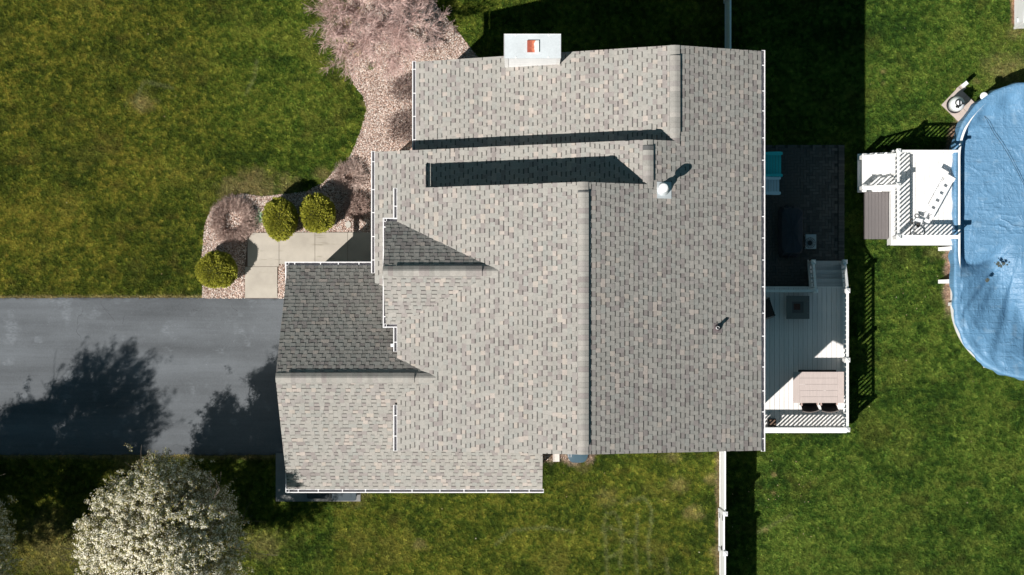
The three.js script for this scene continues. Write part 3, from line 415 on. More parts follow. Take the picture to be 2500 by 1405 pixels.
{ // back deck
  const stepM = std(LIN(0.52, 0.52, 0.53), 0.7, { map: grain });
  const h = 0.75, x0 = 6.74, x1 = 10.36, z0 = -2.0, z1 = 2.60, o = thing('back_deck', 'raised deck of pale grey boards with white railing behind the house', 'deck', [8.55, 0, 0.3]);
  decking(o, x0, x1, z0, z1, h, 61);
  part(o, 'fascia', new MB().box(x1 + 0.002, x1 + 0.03, h - 0.27, h + 0.004, z0, z1 + 0.03).box(x0, x1, h - 0.27, h + 0.004, z1 + 0.002, z1 + 0.03).box(x0, x1, h - 0.27, h - 0.034, z0 - 0.03, z0 - 0.002).geo(), M.white);
  for (const x of [7.2, 8.8, 10.28]) for (const z of [-1.9, 0.3, 2.5]) part(o, 'support_post', box(x - 0.05, x + 0.05, 0, h - 0.22, z - 0.05, z + 0.05), M.white);
  const n0 = [6.8, h, -1.868], n1 = [9.29, h, -1.868], e0 = [10.29, h, -1.868], e1 = [10.29, h, 2.5], s0 = [6.8, h, 2.5];
  railing(o, n0, n1); railing(o, e0, [10.29, h, 0.31]); railing(o, [10.29, h, 0.31], e1); railing(o, s0, e1, 0.9, 0.14);
  const st = [[9.29, 0.19, -2.8], [10.29, 0.19, -2.8]]; railing(o, st[0], [9.29, h, -1.93]); railing(o, st[1], [10.29, h, -1.93]);
  for (const [x, z, y] of [[9.29, -1.868, h], [10.29, -1.868, h], [10.29, 0.31, h], [10.29, 2.5, h], [6.85, 2.5, h], [9.29, -2.80, 0], [10.29, -2.80, 0]]) post(o, x, z, y, y ? h + 0.94 : 1.1);
  for (let k = 0; k < 3; k++) { const y = 0.5625 - 0.1875 * k, z = -2.0 - 0.29 * k; for (let q = 0; q < 2; q++) part(o, 'stair_tread', box(9.25, 10.33, y - 0.03, y, z - 0.145 * (q + 1) + 0.003, z - 0.145 * q - 0.003), q ? stepM : stepM); part(o, 'riser', box(9.27, 10.31, y + 0.002, y + 0.155, z - 0.0, z + 0.012), M.greyWood); }
  for (const x of [9.235, 10.345]) part(o, 'stringer', new MB().quad([x - 0.015, 0, -2.9], [x - 0.015, 0.19, -2.9], [x - 0.015, 0.74, -2.03], [x - 0.015, 0.5, -2.03]).quad([x + 0.015, 0, -2.9], [x + 0.015, 0.19, -2.9], [x + 0.015, 0.74, -2.03], [x + 0.015, 0.5, -2.03]).quad([x - 0.015, 0.19, -2.9], [x + 0.015, 0.19, -2.9], [x + 0.015, 0.74, -2.03], [x - 0.015, 0.74, -2.03]).geo(), M.white);
}
{ // pool deck
  const h = 0.85, x0 = 11.82, x1 = 13.76, z0 = -6.33, z1 = -3.37, o = thing('pool_deck', 'white boarded pool deck with railing and steps beside the blue covered pool', 'deck', [12.8, 0, -4.9]);
  decking(o, x0, x1 - 0.02, z0, z1, h, 62, [M.white, M.deck]);
  part(o, 'fascia', new MB().box(x0 - 0.03, x0 - 0.002, 0.02, h + 0.004, -5.05, z1).box(x0 - 0.03, x1, h - 0.28, h + 0.004, z1 + 0.002, z1 + 0.03).box(x0, x1, h - 0.28, h + 0.004, z0 - 0.03, z0 - 0.002).geo(), M.white);
  for (const x of [11.95, 13.5]) for (const z of [-6.2, -4.9, -3.5]) part(o, 'support_post', box(x - 0.05, x + 0.05, 0, h - 0.22, z - 0.05, z + 0.05), M.white);
  const xr = 11.875, zn = -6.25, zs = -3.556;
  railing(o, [xr, h, zn], [13.76, h, zn], 0.87); railing(o, [xr, h, zs], [13.78, h, zs], 0.87, 0.12); railing(o, [xr, h, zn + 0.05], [xr, h, -5.22], 0.87, 0.07); railing(o, [xr, h, -5.12], [xr, h, zs], 0.87, 0.07);
  const hs = [0.68, 0.51, 0.34, 0.17], xs = [11.82, 11.545, 11.25, 10.96, 10.82];
  for (let k = 0; k < 4; k++) { const n = k < 3 ? 2 : 1, w = (xs[k] - xs[k + 1]) / n; for (let q = 0; q < n; q++) part(o, 'stair_tread', box(xs[k + 1] + w * q + 0.003, xs[k + 1] + w * (q + 1) - 0.003, hs[k] - 0.03, hs[k], -6.30, -5.06), M.white); part(o, 'riser', box(xs[k] - 0.012, xs[k], hs[k] + 0.002, hs[k] + 0.138, -6.29, -5.07), M.white); part(o, 'riser', box(xs[k + 1] + 0.01, xs[k + 1] + 0.02, 0.01, hs[k] - 0.032, -6.29, -5.07), M.white); }
  for (const z of [-6.15, -5.17]) { railing(o, [10.93, 0.28, z], [11.8, h, z], 0.87, 0.06); post(o, 10.9, z, 0, 1.1); }
  for (const [x, z] of [[xr, zn], [xr, -5.17], [xr, zs]]) post(o, x, z, h, h + 0.92);
  part(o, 'gate_latch', box(xr - 0.06, xr - 0.03, h + 0.7, h + 0.8, -5.27, -5.22), M.metal);
}
{ // grey plank box beside the pool deck
  const x0 = 11.02, x1 = 11.765, z0 = -5.06, z1 = -3.55, h = 0.46, o = thing('storage_box', 'low grey plank topped storage box against the pool deck', 'storage box', [11.39, 0, -4.3]);
  part(o, 'body', box(x0 + 0.02, x1 - 0.01, 0, h - 0.035, z0 + 0.02, z1 - 0.02), M.greyWood);
  const g = box(-0.05, 0.05, -0.03, 0, z0, z1); for (let k = 0; k < 7; k++) piece(o, 'lid_board', g, M.greyWood, [x0 + 0.052 + k * 0.1068, h, 0]);
}
// ---------------------------------------------------------------- deck furniture
{
  const y = 0.75, top = 1.49, x0 = 8.6, x1 = 10.2, z0 = 0.68, z1 = 1.66, o = thing('dining_table', 'pale weathered plank dining table on the back deck', 'table', [9.4, y, 1.17]);
  for (const [a, b] of [[x0, x0 + 0.2], [x1 - 0.2, x1]]) part(o, 'end_board', box(a, b, top - 0.035, top, z0, z1), M.table);
  const w = (z1 - z0) / 5; for (let k = 0; k < 5; k++) { if (k === 2) { const cx = 9.42, cz = z0 + 2.5 * w, hole = new THREE.Path(); hole.absellipse(cx, cz, 0.024, 0.024, 0, 6.283, true); const s = new THREE.Shape([[x0 + 0.203, z0 + k * w + 0.003], [x1 - 0.203, z0 + k * w + 0.003], [x1 - 0.203, z0 + (k + 1) * w - 0.003], [x0 + 0.203, z0 + (k + 1) * w - 0.003]].map(q => new THREE.Vector2(...q))); s.holes.push(hole); const g = flat(new THREE.ExtrudeGeometry(s, { depth: 0.033, bevelEnabled: false }).rotateX(Math.PI / 2).translate(0, top, 0)); part(o, 'top_board', g, M.table); }
    else part(o, 'top_board', box(x0 + 0.203, x1 - 0.203, top - 0.033, top - 0.001 * (k % 2), z0 + k * w + 0.003, z0 + (k + 1) * w - 0.003), M.table); }
  part(o, 'apron', new MB().box(x0 + 0.08, x1 - 0.08, top - 0.12, top - 0.036, z0 + 0.07, z0 + 0.1).box(x0 + 0.08, x1 - 0.08, top - 0.12, top - 0.036, z1 - 0.1, z1 - 0.07).geo(), M.table);
  for (const x of [x0 + 0.12, x1 - 0.12]) for (const z of [z0 + 0.1, z1 - 0.1]) part(o, 'leg', box(x - 0.045, x + 0.045, y, top - 0.036, z - 0.045, z + 0.045), M.table);
}
const wicker = std(LIN(0.028, 0.022, 0.020), 0.7, { bumpMap: withRepeat(greyMap(64, 64, (u, v) => 0.5 + 0.5 * Math.sin(u * 25) * Math.sin(v * 25)), 14, 14), bumpScale: 0.006 });
function wickerChair(label, x, z, turn, wide) {
  const o = thing('wicker_chair', label, 'chair', [x, 0.75, z], 'dark wicker chairs on the back deck'), w = wide / 2; o.rotation.y = turn; base.set(o, [0, 0, 0]);
  const arc = (n, f) => Array.from({ length: n + 1 }, (_, k) => f(-1 + 2 * k / n)), b = new MB(), col = arc(8, t => [t * w * (1 - 0.04 * t * t), 0.27 - 0.05 * t * t]);      // seat faces -z, back at +z
  for (let k = 0; k < 8; k++) { const [a, c] = [col[k], col[k + 1]], up = 1.10; b.quad([a[0], 0.40, a[1] - 0.08], [c[0], 0.40, c[1] - 0.08], [c[0] * up, 0.86, c[1] + 0.11], [a[0] * up, 0.86, a[1] + 0.11]); b.quad([a[0], 0.40, a[1] - 0.045], [c[0], 0.40, c[1] - 0.045], [c[0] * up, 0.86, c[1] + 0.145], [a[0] * up, 0.86, a[1] + 0.145]); b.quad([a[0] * up, 0.86, a[1] + 0.11], [c[0] * up, 0.86, c[1] + 0.11], [c[0] * up, 0.86, c[1] + 0.145], [a[0] * up, 0.86, a[1] + 0.145]); }
  part(o, 'backrest', b.geo(), wicker); part(o, 'back_rim', (() => { const q = new MB(); for (let k = 0; k < 8; k++) q.seg([col[k][0] * 1.1, 0.87, col[k][1] + 0.128], [col[k + 1][0] * 1.1, 0.87, col[k + 1][1] + 0.128], 0.016, 0.016, 6); return q.geo(); })(), std(LIN(0.16, 0.13, 0.12), 0.6));
  part(o, 'seat', box(-w, w, 0.36, 0.43, -0.27, 0.2), wicker);
  for (const s of [-1, 1]) { part(o, 'armrest', box(s * w - 0.025, s * w + 0.025, 0.60, 0.635, -0.2, 0.19), std(LIN(0.42, 0.30, 0.27), 0.6)); for (const q of [-0.24, 0.16]) part(o, 'leg', box(s * (w - 0.03) - 0.02, s * (w - 0.03) + 0.02, 0, q < 0 ? 0.60 : 0.36, q - 0.02, q + 0.02), M.dark); }
}
wickerChair('dark wicker chair tucked under the table, the one farther from the rail', 9.12, 1.55, 0.06, 0.50); wickerChair('dark wicker chair tucked under the table next to the east rail', 9.74, 1.55, 0.03, 0.50);
wickerChair('dark wicker armchair in deep shade under the house eave on the deck', 7.72, -1.30, -1.25, 0.62);
{ const o = thing('bench', 'dark slatted bench pushed under the shaded side of the dining table', 'bench', [9.4, 0.75, 0.78]); const g = box(-0.6, 0.6, -0.03, 0, -0.055, 0.055); for (let k = 0; k < 3; k++) piece(o, 'seat_slat', g, M.dark, [9.4, 1.2, 0.675 + 0.12 * k]); for (const x of [8.95, 9.85]) part(o, 'leg', box(x - 0.03, x + 0.03, 0.75, 1.168, 0.65, 0.93), M.dark); }
{ // square fire table
  const y = 0.75, t = 1.2, x0 = 8.42, x1 = 9.15, z0 = -1.72, z1 = -0.99, o = thing('fire_table', 'square grey wood fire table with rusty burner in the shaded deck corner', 'fire table', [8.785, y, -1.355]), m = std(LIN(0.16, 0.16, 0.155), 0.85, { map: grain }), m2 = std(LIN(0.10, 0.10, 0.10), 0.85, { map: grain });
  part(o, 'body', box(x0 + 0.06, x1 - 0.06, y, t - 0.05, z0 + 0.06, z1 - 0.06), m2); const w = 0.185;
  part(o, 'top_board', box(x0, x1, t - 0.04, t, z0, z0 + w), m); part(o, 'top_board', box(x0, x1, t - 0.04, t, z1 - w, z1), m); part(o, 'top_board', box(x0, x0 + w, t - 0.04, t - 0.001, z0 + w + 0.003, z1 - w - 0.003), m); part(o, 'top_board', box(x1 - w, x1, t - 0.04, t - 0.001, z0 + w + 0.003, z1 - w - 0.003), m);
  const i0 = x0 + w + 0.004, i1 = x1 - w - 0.004, j0 = z0 + w + 0.004, j1 = z1 - w - 0.004; part(o, 'burner_tray', new MB().box(i0, i1, t - 0.03, t - 0.02, j0, j1).geo(), m2); part(o, 'burner', box(i0 + 0.05, i1 - 0.10, t - 0.02, t - 0.008, j0 + 0.06, j1 - 0.1), std(LIN(0.09, 0.035, 0.025), 0.9, { map: mottleM }), 'rusty burner plate');
}
{ const o = thing('planter', 'black square planter standing by the south deck rail', 'planter', [7.98, 0.75, 2.3]), s = 0.13, b = new MB(); for (const [a, c, d, e] of [[-s, -s + 0.015, -s, s], [s - 0.015, s, -s, s], [-s + 0.015, s - 0.015, -s, -s + 0.015], [-s + 0.015, s - 0.015, s - 0.015, s]]) b.box(7.98 + a, 7.98 + c, 0.75, 1.08, 2.3 + d, 2.3 + e); part(o, 'body', b.geo(), M.black); part(o, 'soil', box(7.98 - s + 0.016, 7.98 + s - 0.016, 0.76, 1.0, 2.3 - s + 0.016, 2.3 + s - 0.016), M.soil); }
// adirondack chairs on the patio
function adirondack(label, x, z, m, wide) {                  // faces +x, x is the front edge of the arms, z its middle
  const o = thing('adirondack_chair', label, 'chair', [x - 0.35, 0.07, z], 'slatted chairs by the back wall'), y = 0.07, hw = wide / 2, n = 6;
  for (const s of [-1, 1]) { const b = [[0, -0.035], [0.05, -0.055], [0.16, -0.06], [0.42, -0.05], [0.62, -0.035], [0.74, -0.02]], zz = z + s * (hw - 0.06), poly = [...b.map(([a, w]) => [x - a, zz + w]), ...b.slice().reverse().map(([a, w]) => [x - a, zz - w])]; part(o, 'armrest', new MB().prism(poly, y + 0.52, y + 0.545).geo(), m); part(o, 'leg', box(x - 0.14, x - 0.05, y, y + 0.519, zz - 0.015, zz + 0.015), m); part(o, 'leg', box(x - 0.78, x - 0.70, y, y + 0.5, zz - 0.015, zz + 0.015), m); }
  const w = 0.085, l = 0.52; for (let k = 0; k < n; k++) { const xa = x - 0.03 - k * (l / n), ya = y + 0.38 - 0.03 * k; part(o, 'seat_slat', new MB().quad([xa, ya, z - hw + 0.09], [xa, ya, z + hw - 0.09], [xa - w + 0.004, ya - 0.025, z + hw - 0.09], [xa - w + 0.004, ya - 0.025, z - hw + 0.09]).quad([xa, ya - 0.02, z - hw + 0.09], [xa, ya - 0.02, z + hw - 0.09], [xa, ya, z + hw - 0.09], [xa, ya, z - hw + 0.09]).geo(), m); }
  for (let k = 0; k < 5; k++) { const c = z + (k - 2) * (wide - 0.2) / 5, hb = 0.95 - 0.04 * Math.abs(k - 2), q = (wide - 0.2) / 10 - 0.004; part(o, 'back_slat', new MB().quad([x - 0.55, y + 0.22, c - q], [x - 0.55, y + 0.22, c + q], [x - 0.80, y + hb, c + q * 1.1], [x - 0.80, y + hb, c - q * 1.1]).quad([x - 0.57, y + 0.22, c - q], [x - 0.57, y + 0.22, c + q], [x - 0.82, y + hb, c + q * 1.1], [x - 0.82, y + hb, c - q * 1.1]).geo(), m); }
}
adirondack('teal adirondack chair half under the back eave', 8.37, -5.925, std(LIN(0.025, 0.52, 0.56), 0.5), 0.82); adirondack('pale blue adirondack chair beside the teal one', 8.31, -5.25, std(LIN(0.58, 0.74, 0.84), 0.5), 0.60);
{ // covered furniture, small table with wire basket
  const o = thing('covered_grill', 'dark navy fabric cover draped over furniture on the shaded patio', 'furniture cover', [8.65, 0.07, -3.75]), b = new MB(), n = 28, prof = [[1.06, 0], [1.02, 0.3], [0.98, 0.6], [0.9, 0.78], [0.5, 0.84], [0, 0.85]], sq = a => { const c = Math.cos(a), s = Math.sin(a), k = 1 / Math.pow(Math.abs(c) ** 6 + Math.abs(s) ** 6, 1 / 6); return [c * k * 0.36, s * k * 0.78]; };
  for (let k = 0; k < n; k++) for (let q = 0; q < prof.length - 1; q++) { const f = (i, j) => { const [x, z] = sq(i * 6.2832 / n), wv = 1 + 0.05 * Math.sin(i * 2.6) * (1 - j / 5); return [8.65 + x * prof[j][0] * wv, 0.07 + prof[j][1] + 0.012 * Math.sin(i * 1.7 + j), -3.8 + z * prof[j][0] * wv]; }; b.quad(f(k, q), f(k + 1, q), f(k + 1, q + 1), f(k, q + 1)); }
  part(o, 'cover', b.geo(), std(LIN(0.022, 0.027, 0.038), 0.85));
  const t = thing('side_table', 'small pale square side table on the brick patio', 'side table', [9.29, 0.07, -3.47]); part(t, 'table_top', box(9.12, 9.46, 0.43, 0.46, -3.70, -3.24), std(LIN(0.42, 0.46, 0.48), 0.6)); for (const x of [9.15, 9.43]) for (const z of [-3.67, -3.27]) part(t, 'leg', box(x - 0.015, x + 0.015, 0.07, 0.43, z - 0.015, z + 0.015), M.plastic);
  const w = thing('wire_basket', 'round black spoked wire basket on the pale side table', 'basket', [9.26, 0.46, -3.43]), wb = new MB(); for (let k = 0; k < 16; k++) { const a = k * 6.2832 / 16; wb.seg([9.26 + 0.03 * Math.cos(a), 0.475, -3.43 + 0.03 * Math.sin(a)], [9.26 + 0.165 * Math.cos(a), 0.53, -3.43 + 0.165 * Math.sin(a)], 0.009, 0.006, 4); const c = (k + 1) * 6.2832 / 16; wb.seg([9.26 + 0.165 * Math.cos(a), 0.53, -3.43 + 0.165 * Math.sin(a)], [9.26 + 0.165 * Math.cos(c), 0.53, -3.43 + 0.165 * Math.sin(c)], 0.006, 0.006, 4); } part(w, 'spokes', wb.geo(), M.black); part(w, 'hub', lathe([[0, 0.03], [0.07, 0.028], [0.075, 0]], 16).translate(9.26, 0.462, -3.43), M.black);
}
// ---------------------------------------------------------------- pool
{
  const o = thing('pool', 'oval above ground pool with white wall', 'pool', [poolC[0], 0, poolC[1]]), n = 220, ring = d => Array.from({ length: n }, (_, k) => { const s = k / n * (4 * poolL + 2 * Math.PI * poolR), S = 2 * poolL, C = Math.PI * poolR; let x, z, nx, nz; if (s < S) { x = poolR; z = -poolL + s; nx = 1; nz = 0; } else if (s < S + C) { const a = (s - S) / poolR; nx = Math.cos(a); nz = Math.sin(a); x = poolR * nx; z = poolL + poolR * nz; } else if (s < 2 * S + C) { x = -poolR; z = poolL - (s - S - C); nx = -1; nz = 0; } else { const a = (s - 2 * S - C) / poolR; nx = -Math.cos(a); nz = -Math.sin(a); x = poolR * nx; z = -poolL + poolR * nz; } return [poolC[0] + x + nx * d, poolC[1] + z + nz * d, nx, nz]; });
  const wallT = 1.14, a = ring(0), wall = new MB(); for (let k = 0; k < n; k++) { const p = a[k], q = a[(k + 1) % n]; wall.quad([p[0], 0, p[1]], [q[0], 0, q[1]], [q[0], wallT, q[1]], [p[0], wallT, p[1]]); } part(o, 'wall', wall.geo(), M.vinyl);
  const ro = ring(0.06), ri = ring(-0.1), rim = new MB(); for (let k = 0; k < n; k++) { const m = (k + 1) % n, q = (r, y) => [[r[k][0], y, r[k][1]], [r[m][0], y, r[m][1]]]; const [A, B] = q(ro, wallT + 0.004), [C, D] = q(ri, wallT + 0.004), [E, G] = q(ro, wallT - 0.05); rim.quad(A, B, D, C).quad(E, G, B, A); } part(o, 'top_rail', rim.geo(), M.white);
  for (const [py] of [[607], [687]]) { const z = PZ(py, 0.5), x = poolC[0] - poolR; part(o, 'buttress', new MB().prism([[x - 0.40, z - 0.06], [x - 0.40, z + 0.06], [x - 0.02, z + 0.06], [x - 0.02, z - 0.06]], 0, 0.06).geo(), M.white); part(o, 'buttress', new MB().quad([x - 0.40, 0.06, z - 0.055], [x - 0.40, 0.06, z + 0.055], [x - 0.01, 0.95, z + 0.055], [x - 0.01, 0.95, z - 0.055]).quad([x - 0.40, 0.06, z - 0.055], [x - 0.01, 0.95, z - 0.055], [x - 0.01, 0.06, z - 0.055], [x - 0.02, 0.06, z - 0.055]).quad([x - 0.40, 0.06, z + 0.055], [x - 0.01, 0.95, z + 0.055], [x - 0.01, 0.06, z + 0.055], [x - 0.02, 0.06, z + 0.055]).geo(), M.white); }
  for (let k = 0; k < n; k += 22) { const p = a[k]; part(o, 'upright', box(p[0] + p[2] * 0.03 - 0.05, p[0] + p[2] * 0.03 + 0.05, 0, wallT - 0.052, p[1] + p[3] * 0.03 - 0.05, p[1] + p[3] * 0.03 + 0.05), M.white); }
  const cover = thing('pool_cover', 'creased blue tarpaulin cover stretched over the oval pool', 'pool cover', [poolC[0], wallT, poolC[1]]);
  // rows run from the hem outside, over the rim and in to the middle; s runs round the rim
  const NS = 520, inner = 90, hemTop = wallT + 0.018, rows = [], P0 = 4 * poolL + 2 * Math.PI * poolR, ro2 = k => { const s = k / NS * P0, S = 2 * poolL, C = Math.PI * poolR; if (s < S) return [poolR, -poolL + s, 1, 0]; if (s < S + C) { const t = (s - S) / poolR; return [poolR * Math.cos(t), poolL + poolR * Math.sin(t), Math.cos(t), Math.sin(t)]; } if (s < 2 * S + C) return [-poolR, poolL - (s - S - C), -1, 0]; const t = (s - 2 * S - C) / poolR; return [-poolR * Math.cos(t), -poolL - poolR * Math.sin(t), -Math.cos(t), -Math.sin(t)]; };
  const crease = (x, z) => { const a = Math.abs(fbm(x * 1.1 + 0.5 * vnoise(x * 2, z * 2, 9), z * 2.4, 601, 4) - 0.5), b = Math.abs(fbm(x * 3.4, z * 1.6, 611, 3) - 0.5), c = fbm(x * 7, z * 7, 621, 3); return 0.020 * Math.exp(-a * 30) + 0.010 * Math.exp(-b * 26) + 0.010 * c; };
  const fold = z => 0.004 * (Math.sin(z * 2 * Math.PI / 0.36) > 0.965 ? 1 : 0);
  for (let k = 0; k < NS; k++) {
    const [x, z, nx, nz] = ro2(k), s = k / NS * P0, west = sst(-0.2, -0.9, nx), sw = west * sst(0.5, 2.4, z), hem = 0.30 + 0.22 * fbm(s * 1.1, 1, 631, 3) + 0.30 * west * (1 - sst(1.6, 2.6, z)) - 0.34 * sw, ruf = 0.016 * Math.sin(s * 9 + 3 * fbm(s * 2, 3, 641, 2)) + 0.03 * (fbm(s * 5, 6, 651, 3) - 0.5), col = [];
    for (const [d, y] of [[0.13 + ruf * 1.7, hemTop - hem], [0.115 + ruf * 1.3, hemTop - hem * 0.55], [0.10 + ruf * 0.6, hemTop - 0.06], [0.082 + Math.max(0, ruf) * 0.4, hemTop + 0.002 + Math.max(0, ruf) * 0.3], [0.0, hemTop + 0.012 + Math.max(0, ruf) * 0.35]]) col.push([x + nx * d, y, z + nz * d]);
    const steep = west * (1 - sst(0.7, 1.9, z)) * sst(-4.3, -3.2, z), drop = 0.27 + 0.10 * fbm(x * 0.7, z * 0.7, 661, 2) + 0.30 * sst(0.1, -0.6, nx) * sst(0.8, 2.2, z);
    for (let j = 0; j <= inner; j++) { const t = j / inner, e = Math.pow(t, 1.5), X = (x - nx * 0.09) * (1 - e), Z = (z - nz * 0.09) * (1 - e) , d = e * poolR, wl = lerp(0.34 + 0.45 * sst(0.45, 0.75, fbm(s * 0.8, 2, 671, 2)) + 0.75 * sst(0.1, -0.6, nx) * sst(0.8, 2.2, z), 0.09, steep); const y = hemTop - lerp(drop, 0.31, sst(1.0, 1.9, d)) * sst(-0.04, wl, d) + crease(X, Z) * sst(0.02, 0.3, d) + fold(Z) * sst(0.3, 0.5, d) + 0.035 * sst(0, 0.1, d) * sst(wl * 1.3, 0.1, d) * Math.sin(s * 7 + 4 * vnoise(s, 4, 681)) ; col.push([X, y, Z]); }
    rows.push(col.map(([a, b, c]) => [poolC[0] + a, b, poolC[1] + c]));
  }
  const R = rows[0].length, pos = new Float32Array(NS * R * 3), uv = new Float32Array(NS * R * 2), idx = []; rows.forEach((c, k) => c.forEach((p, j) => { pos.set(p, (k * R + j) * 3); uv.set([p[0], p[2]], (k * R + j) * 2); }));
  for (let k = 0; k < NS; k++) for (let j = 0; j < R - 1; j++) { const m = (k + 1) % NS, A = k * R + j, B = m * R + j; idx.push(A, A + 1, B + 1, A, B + 1, B); }
  const g = new THREE.BufferGeometry(); g.setAttribute('position', new THREE.BufferAttribute(pos, 3)); g.setAttribute('uv', new THREE.BufferAttribute(uv, 2)); g.setIndex(idx); g.computeVertexNormals();
  const bump = greyMap(1024, 1024, (u, v) => { const x = u * 4, z = v * 4, q = Math.abs(fbm(x * 3 + vnoise(x * 4, z * 4, 3), z * 5, 701, 4) - 0.5), p = Math.abs(fbm(x * 9, z * 7, 711, 3) - 0.5); const ln = Math.abs(((z + 0.01 * fbm(x * 3, z, 741, 2)) / 0.364) % 1 - 0.5) * 0.364, lx = Math.abs(((x + 0.02 * fbm(x, z * 3, 743, 2)) / 1.33) % 1 - 0.5) * 1.33; return 0.30 + 0.32 * Math.exp(-q * 20) + 0.26 * Math.exp(-p * 18) - 0.25 * Math.exp(-ln * ln / 0.00006) + 0.16 * Math.exp(-lx * lx / 0.0004); });
  const tarp = colourMap(512, 512, (u, v) => { const n = fbm(u * 9, v * 9, 721, 5), w = sst(0.6, 0.8, fbm(u * 14, v * 20, 731, 4)), f = 0.9 + 0.22 * (n - 0.5); return mix3([0.125 * f, 0.275 * f, 0.450 * f], [0.40, 0.52, 0.62], 0.16 * w); });
  part(cover, 'tarpaulin', g, std(LIN(1, 1, 1), 0.5, { map: withRepeat(tarp, 0.25, 0.25), bumpMap: withRepeat(bump, 0.25, 0.25), bumpScale: 0.02 }));
  const rope = new MB(), rp = [[2393, 268], [2408, 290], [2418, 308], [2427, 326], [2446, 352], [2462, 378], [2474, 400], [2490, 430], [2505, 460]]; for (let k = 1; k < rp.length; k++) rope.seg([PX(rp[k - 1][0], 0.9), 0.93, PZ(rp[k - 1][1], 0.9)], [PX(rp[k][0], 0.9), 0.93, PZ(rp[k][1], 0.9)], 0.007, 0.007, 5); part(cover, 'rope', rope.geo(), M.black, 'thin dark rope across the cover');
  // leaves and puddles of dirt on the cover
  for (const [px, py, r0] of [[2449, 646, 0.06], [2437, 645, 0.05], [2411, 684, 0.03]]) { const b = new MB(), rr = rng(px); for (let q = 0; q < 14; q++) { const a = rr() * 6.3, d = r0 * rr() * 1.6, x = PX(px, 0.9) + Math.cos(a) * d * 1.5, z = PZ(py, 0.9) + Math.sin(a) * d, s = 0.02 + 0.02 * rr(), t = rr() * 3; b.quad([x - s, 0.925, z - s * 0.5], [x + s * Math.cos(t), 0.93, z - s], [x + s, 0.94, z + s * 0.6], [x - s * 0.4, 0.925, z + s]); } part(cover, 'wet_leaves', b.geo(), std(LIN(0.05, 0.06, 0.05), 0.8)); }
}
{ // white floats at the rim
  const d = (label, px, py, h, r) => { const o = thing('pool_disc', label, 'pool fitting', [PX(px, h), h - 0.06, PZ(py, h)]); part(o, 'disc', lathe([[0, 0.06], [r * 0.92, 0.055], [r, 0.04], [r, 0]], 24).translate(PX(px, h), h - 0.06, PZ(py, h)), M.plastic); part(o, 'bracket', box(PX(px, h) - 0.03, PX(px, h) + 0.14, h - 0.13, h - 0.061, PZ(py, h) - 0.03, PZ(py, h) + 0.03), M.plastic); };
  d('white round disc on the pool rim near the pump', 2404, 234.5, 1.12, 0.125); d('small white fitting on the pool rim beside the filter pad', 2366.5, 281.5, 0.9, 0.06);
}
{ // filter pad, filter and outlet box
  const pad = thing('filter_pad', 'pinkish concrete paver pad under the pool filter', 'paver pad', [PX(2342), 0, PZ(255)]), c = padPump, at = (s, t) => [0, 1].map(k => lerp(lerp(c[0][k], c[1][k], s), lerp(c[3][k], c[2][k], s), t)), pm = std(LIN(0.50, 0.42, 0.38), 0.9, { map: mottleM });
  for (let i = 0; i < 2; i++) for (let j = 0; j < 2; j++) { const e = 0.006; part(pad, 'paver', new MB().prism([at(i / 2 + e, j / 2 + e), at(i / 2 + 0.5 - e, j / 2 + e), at(i / 2 + 0.5 - e, j / 2 + 0.5 - e), at(i / 2 + e, j / 2 + 0.5 - e)], 0, 0.08).geo(), pm); }
  const x = PX(2331.5, 0.08), z = PZ(257, 0.08), o = thing('sand_filter', 'white round pool filter tank with black valve on top', 'pool filter', [x, 0.08, z]);
  part(o, 'base', lathe([[0, 0], [0.265, 0], [0.265, 0.06], [0.22, 0.12], [0, 0.12]], 28).translate(x, 0.08, z), M.black); part(o, 'tank', lathe([[0.18, 0.12], [0.235, 0.22], [0.24, 0.45], [0.22, 0.56], [0.16, 0.64], [0.08, 0.68], [0, 0.685]], 32).translate(x, 0.08, z), std(LIN(0.70, 0.72, 0.72), 0.35)); part(o, 'clamp', lathe([[0.06, 0.66], [0.115, 0.672], [0.12, 0.70], [0.10, 0.72], [0.0, 0.725]], 20).translate(x, 0.08, z), M.black);
  const v = part(o, 'valve', lathe([[0.085, 0.72], [0.085, 0.80], [0.06, 0.82], [0, 0.825]], 18).translate(x, 0.08, z), M.plastic); part(v, 'handle', box(x - 0.02, x + 0.02, 0.9, 0.925, z - 0.09, z + 0.09), M.black); for (const [a, b] of [[0.1, 0.02], [-0.02, 0.1], [-0.06, 0.09]]) part(v, 'port', new MB().seg([x, 0.84, z], [x + a * 1.7, 0.84, z + b * 1.7], 0.03, 0.03, 10, true).geo(), M.black);
  const bx = PX(2349.5), bz = PZ(210), q = thing('outlet_box', 'small white outlet box on a stake beside the filter pad', 'outlet box', [bx, 0, bz]); part(q, 'stake', box(bx - 0.02, bx + 0.02, 0, 0.34, bz - 0.02, bz + 0.02), M.greyWood); const g = box(-0.09, 0.09, 0, 0.24, -0.06, 0.06); g.rotateY(0.7); part(q, 'box', g.translate(bx, 0.33, bz), M.plastic); const g2 = box(-0.13, 0.13, 0, 0.05, -0.1, 0.1); g2.rotateY(0.7); part(q, 'paver', g2.translate(bx - 0.03, 0, bz + 0.08), pm);
}
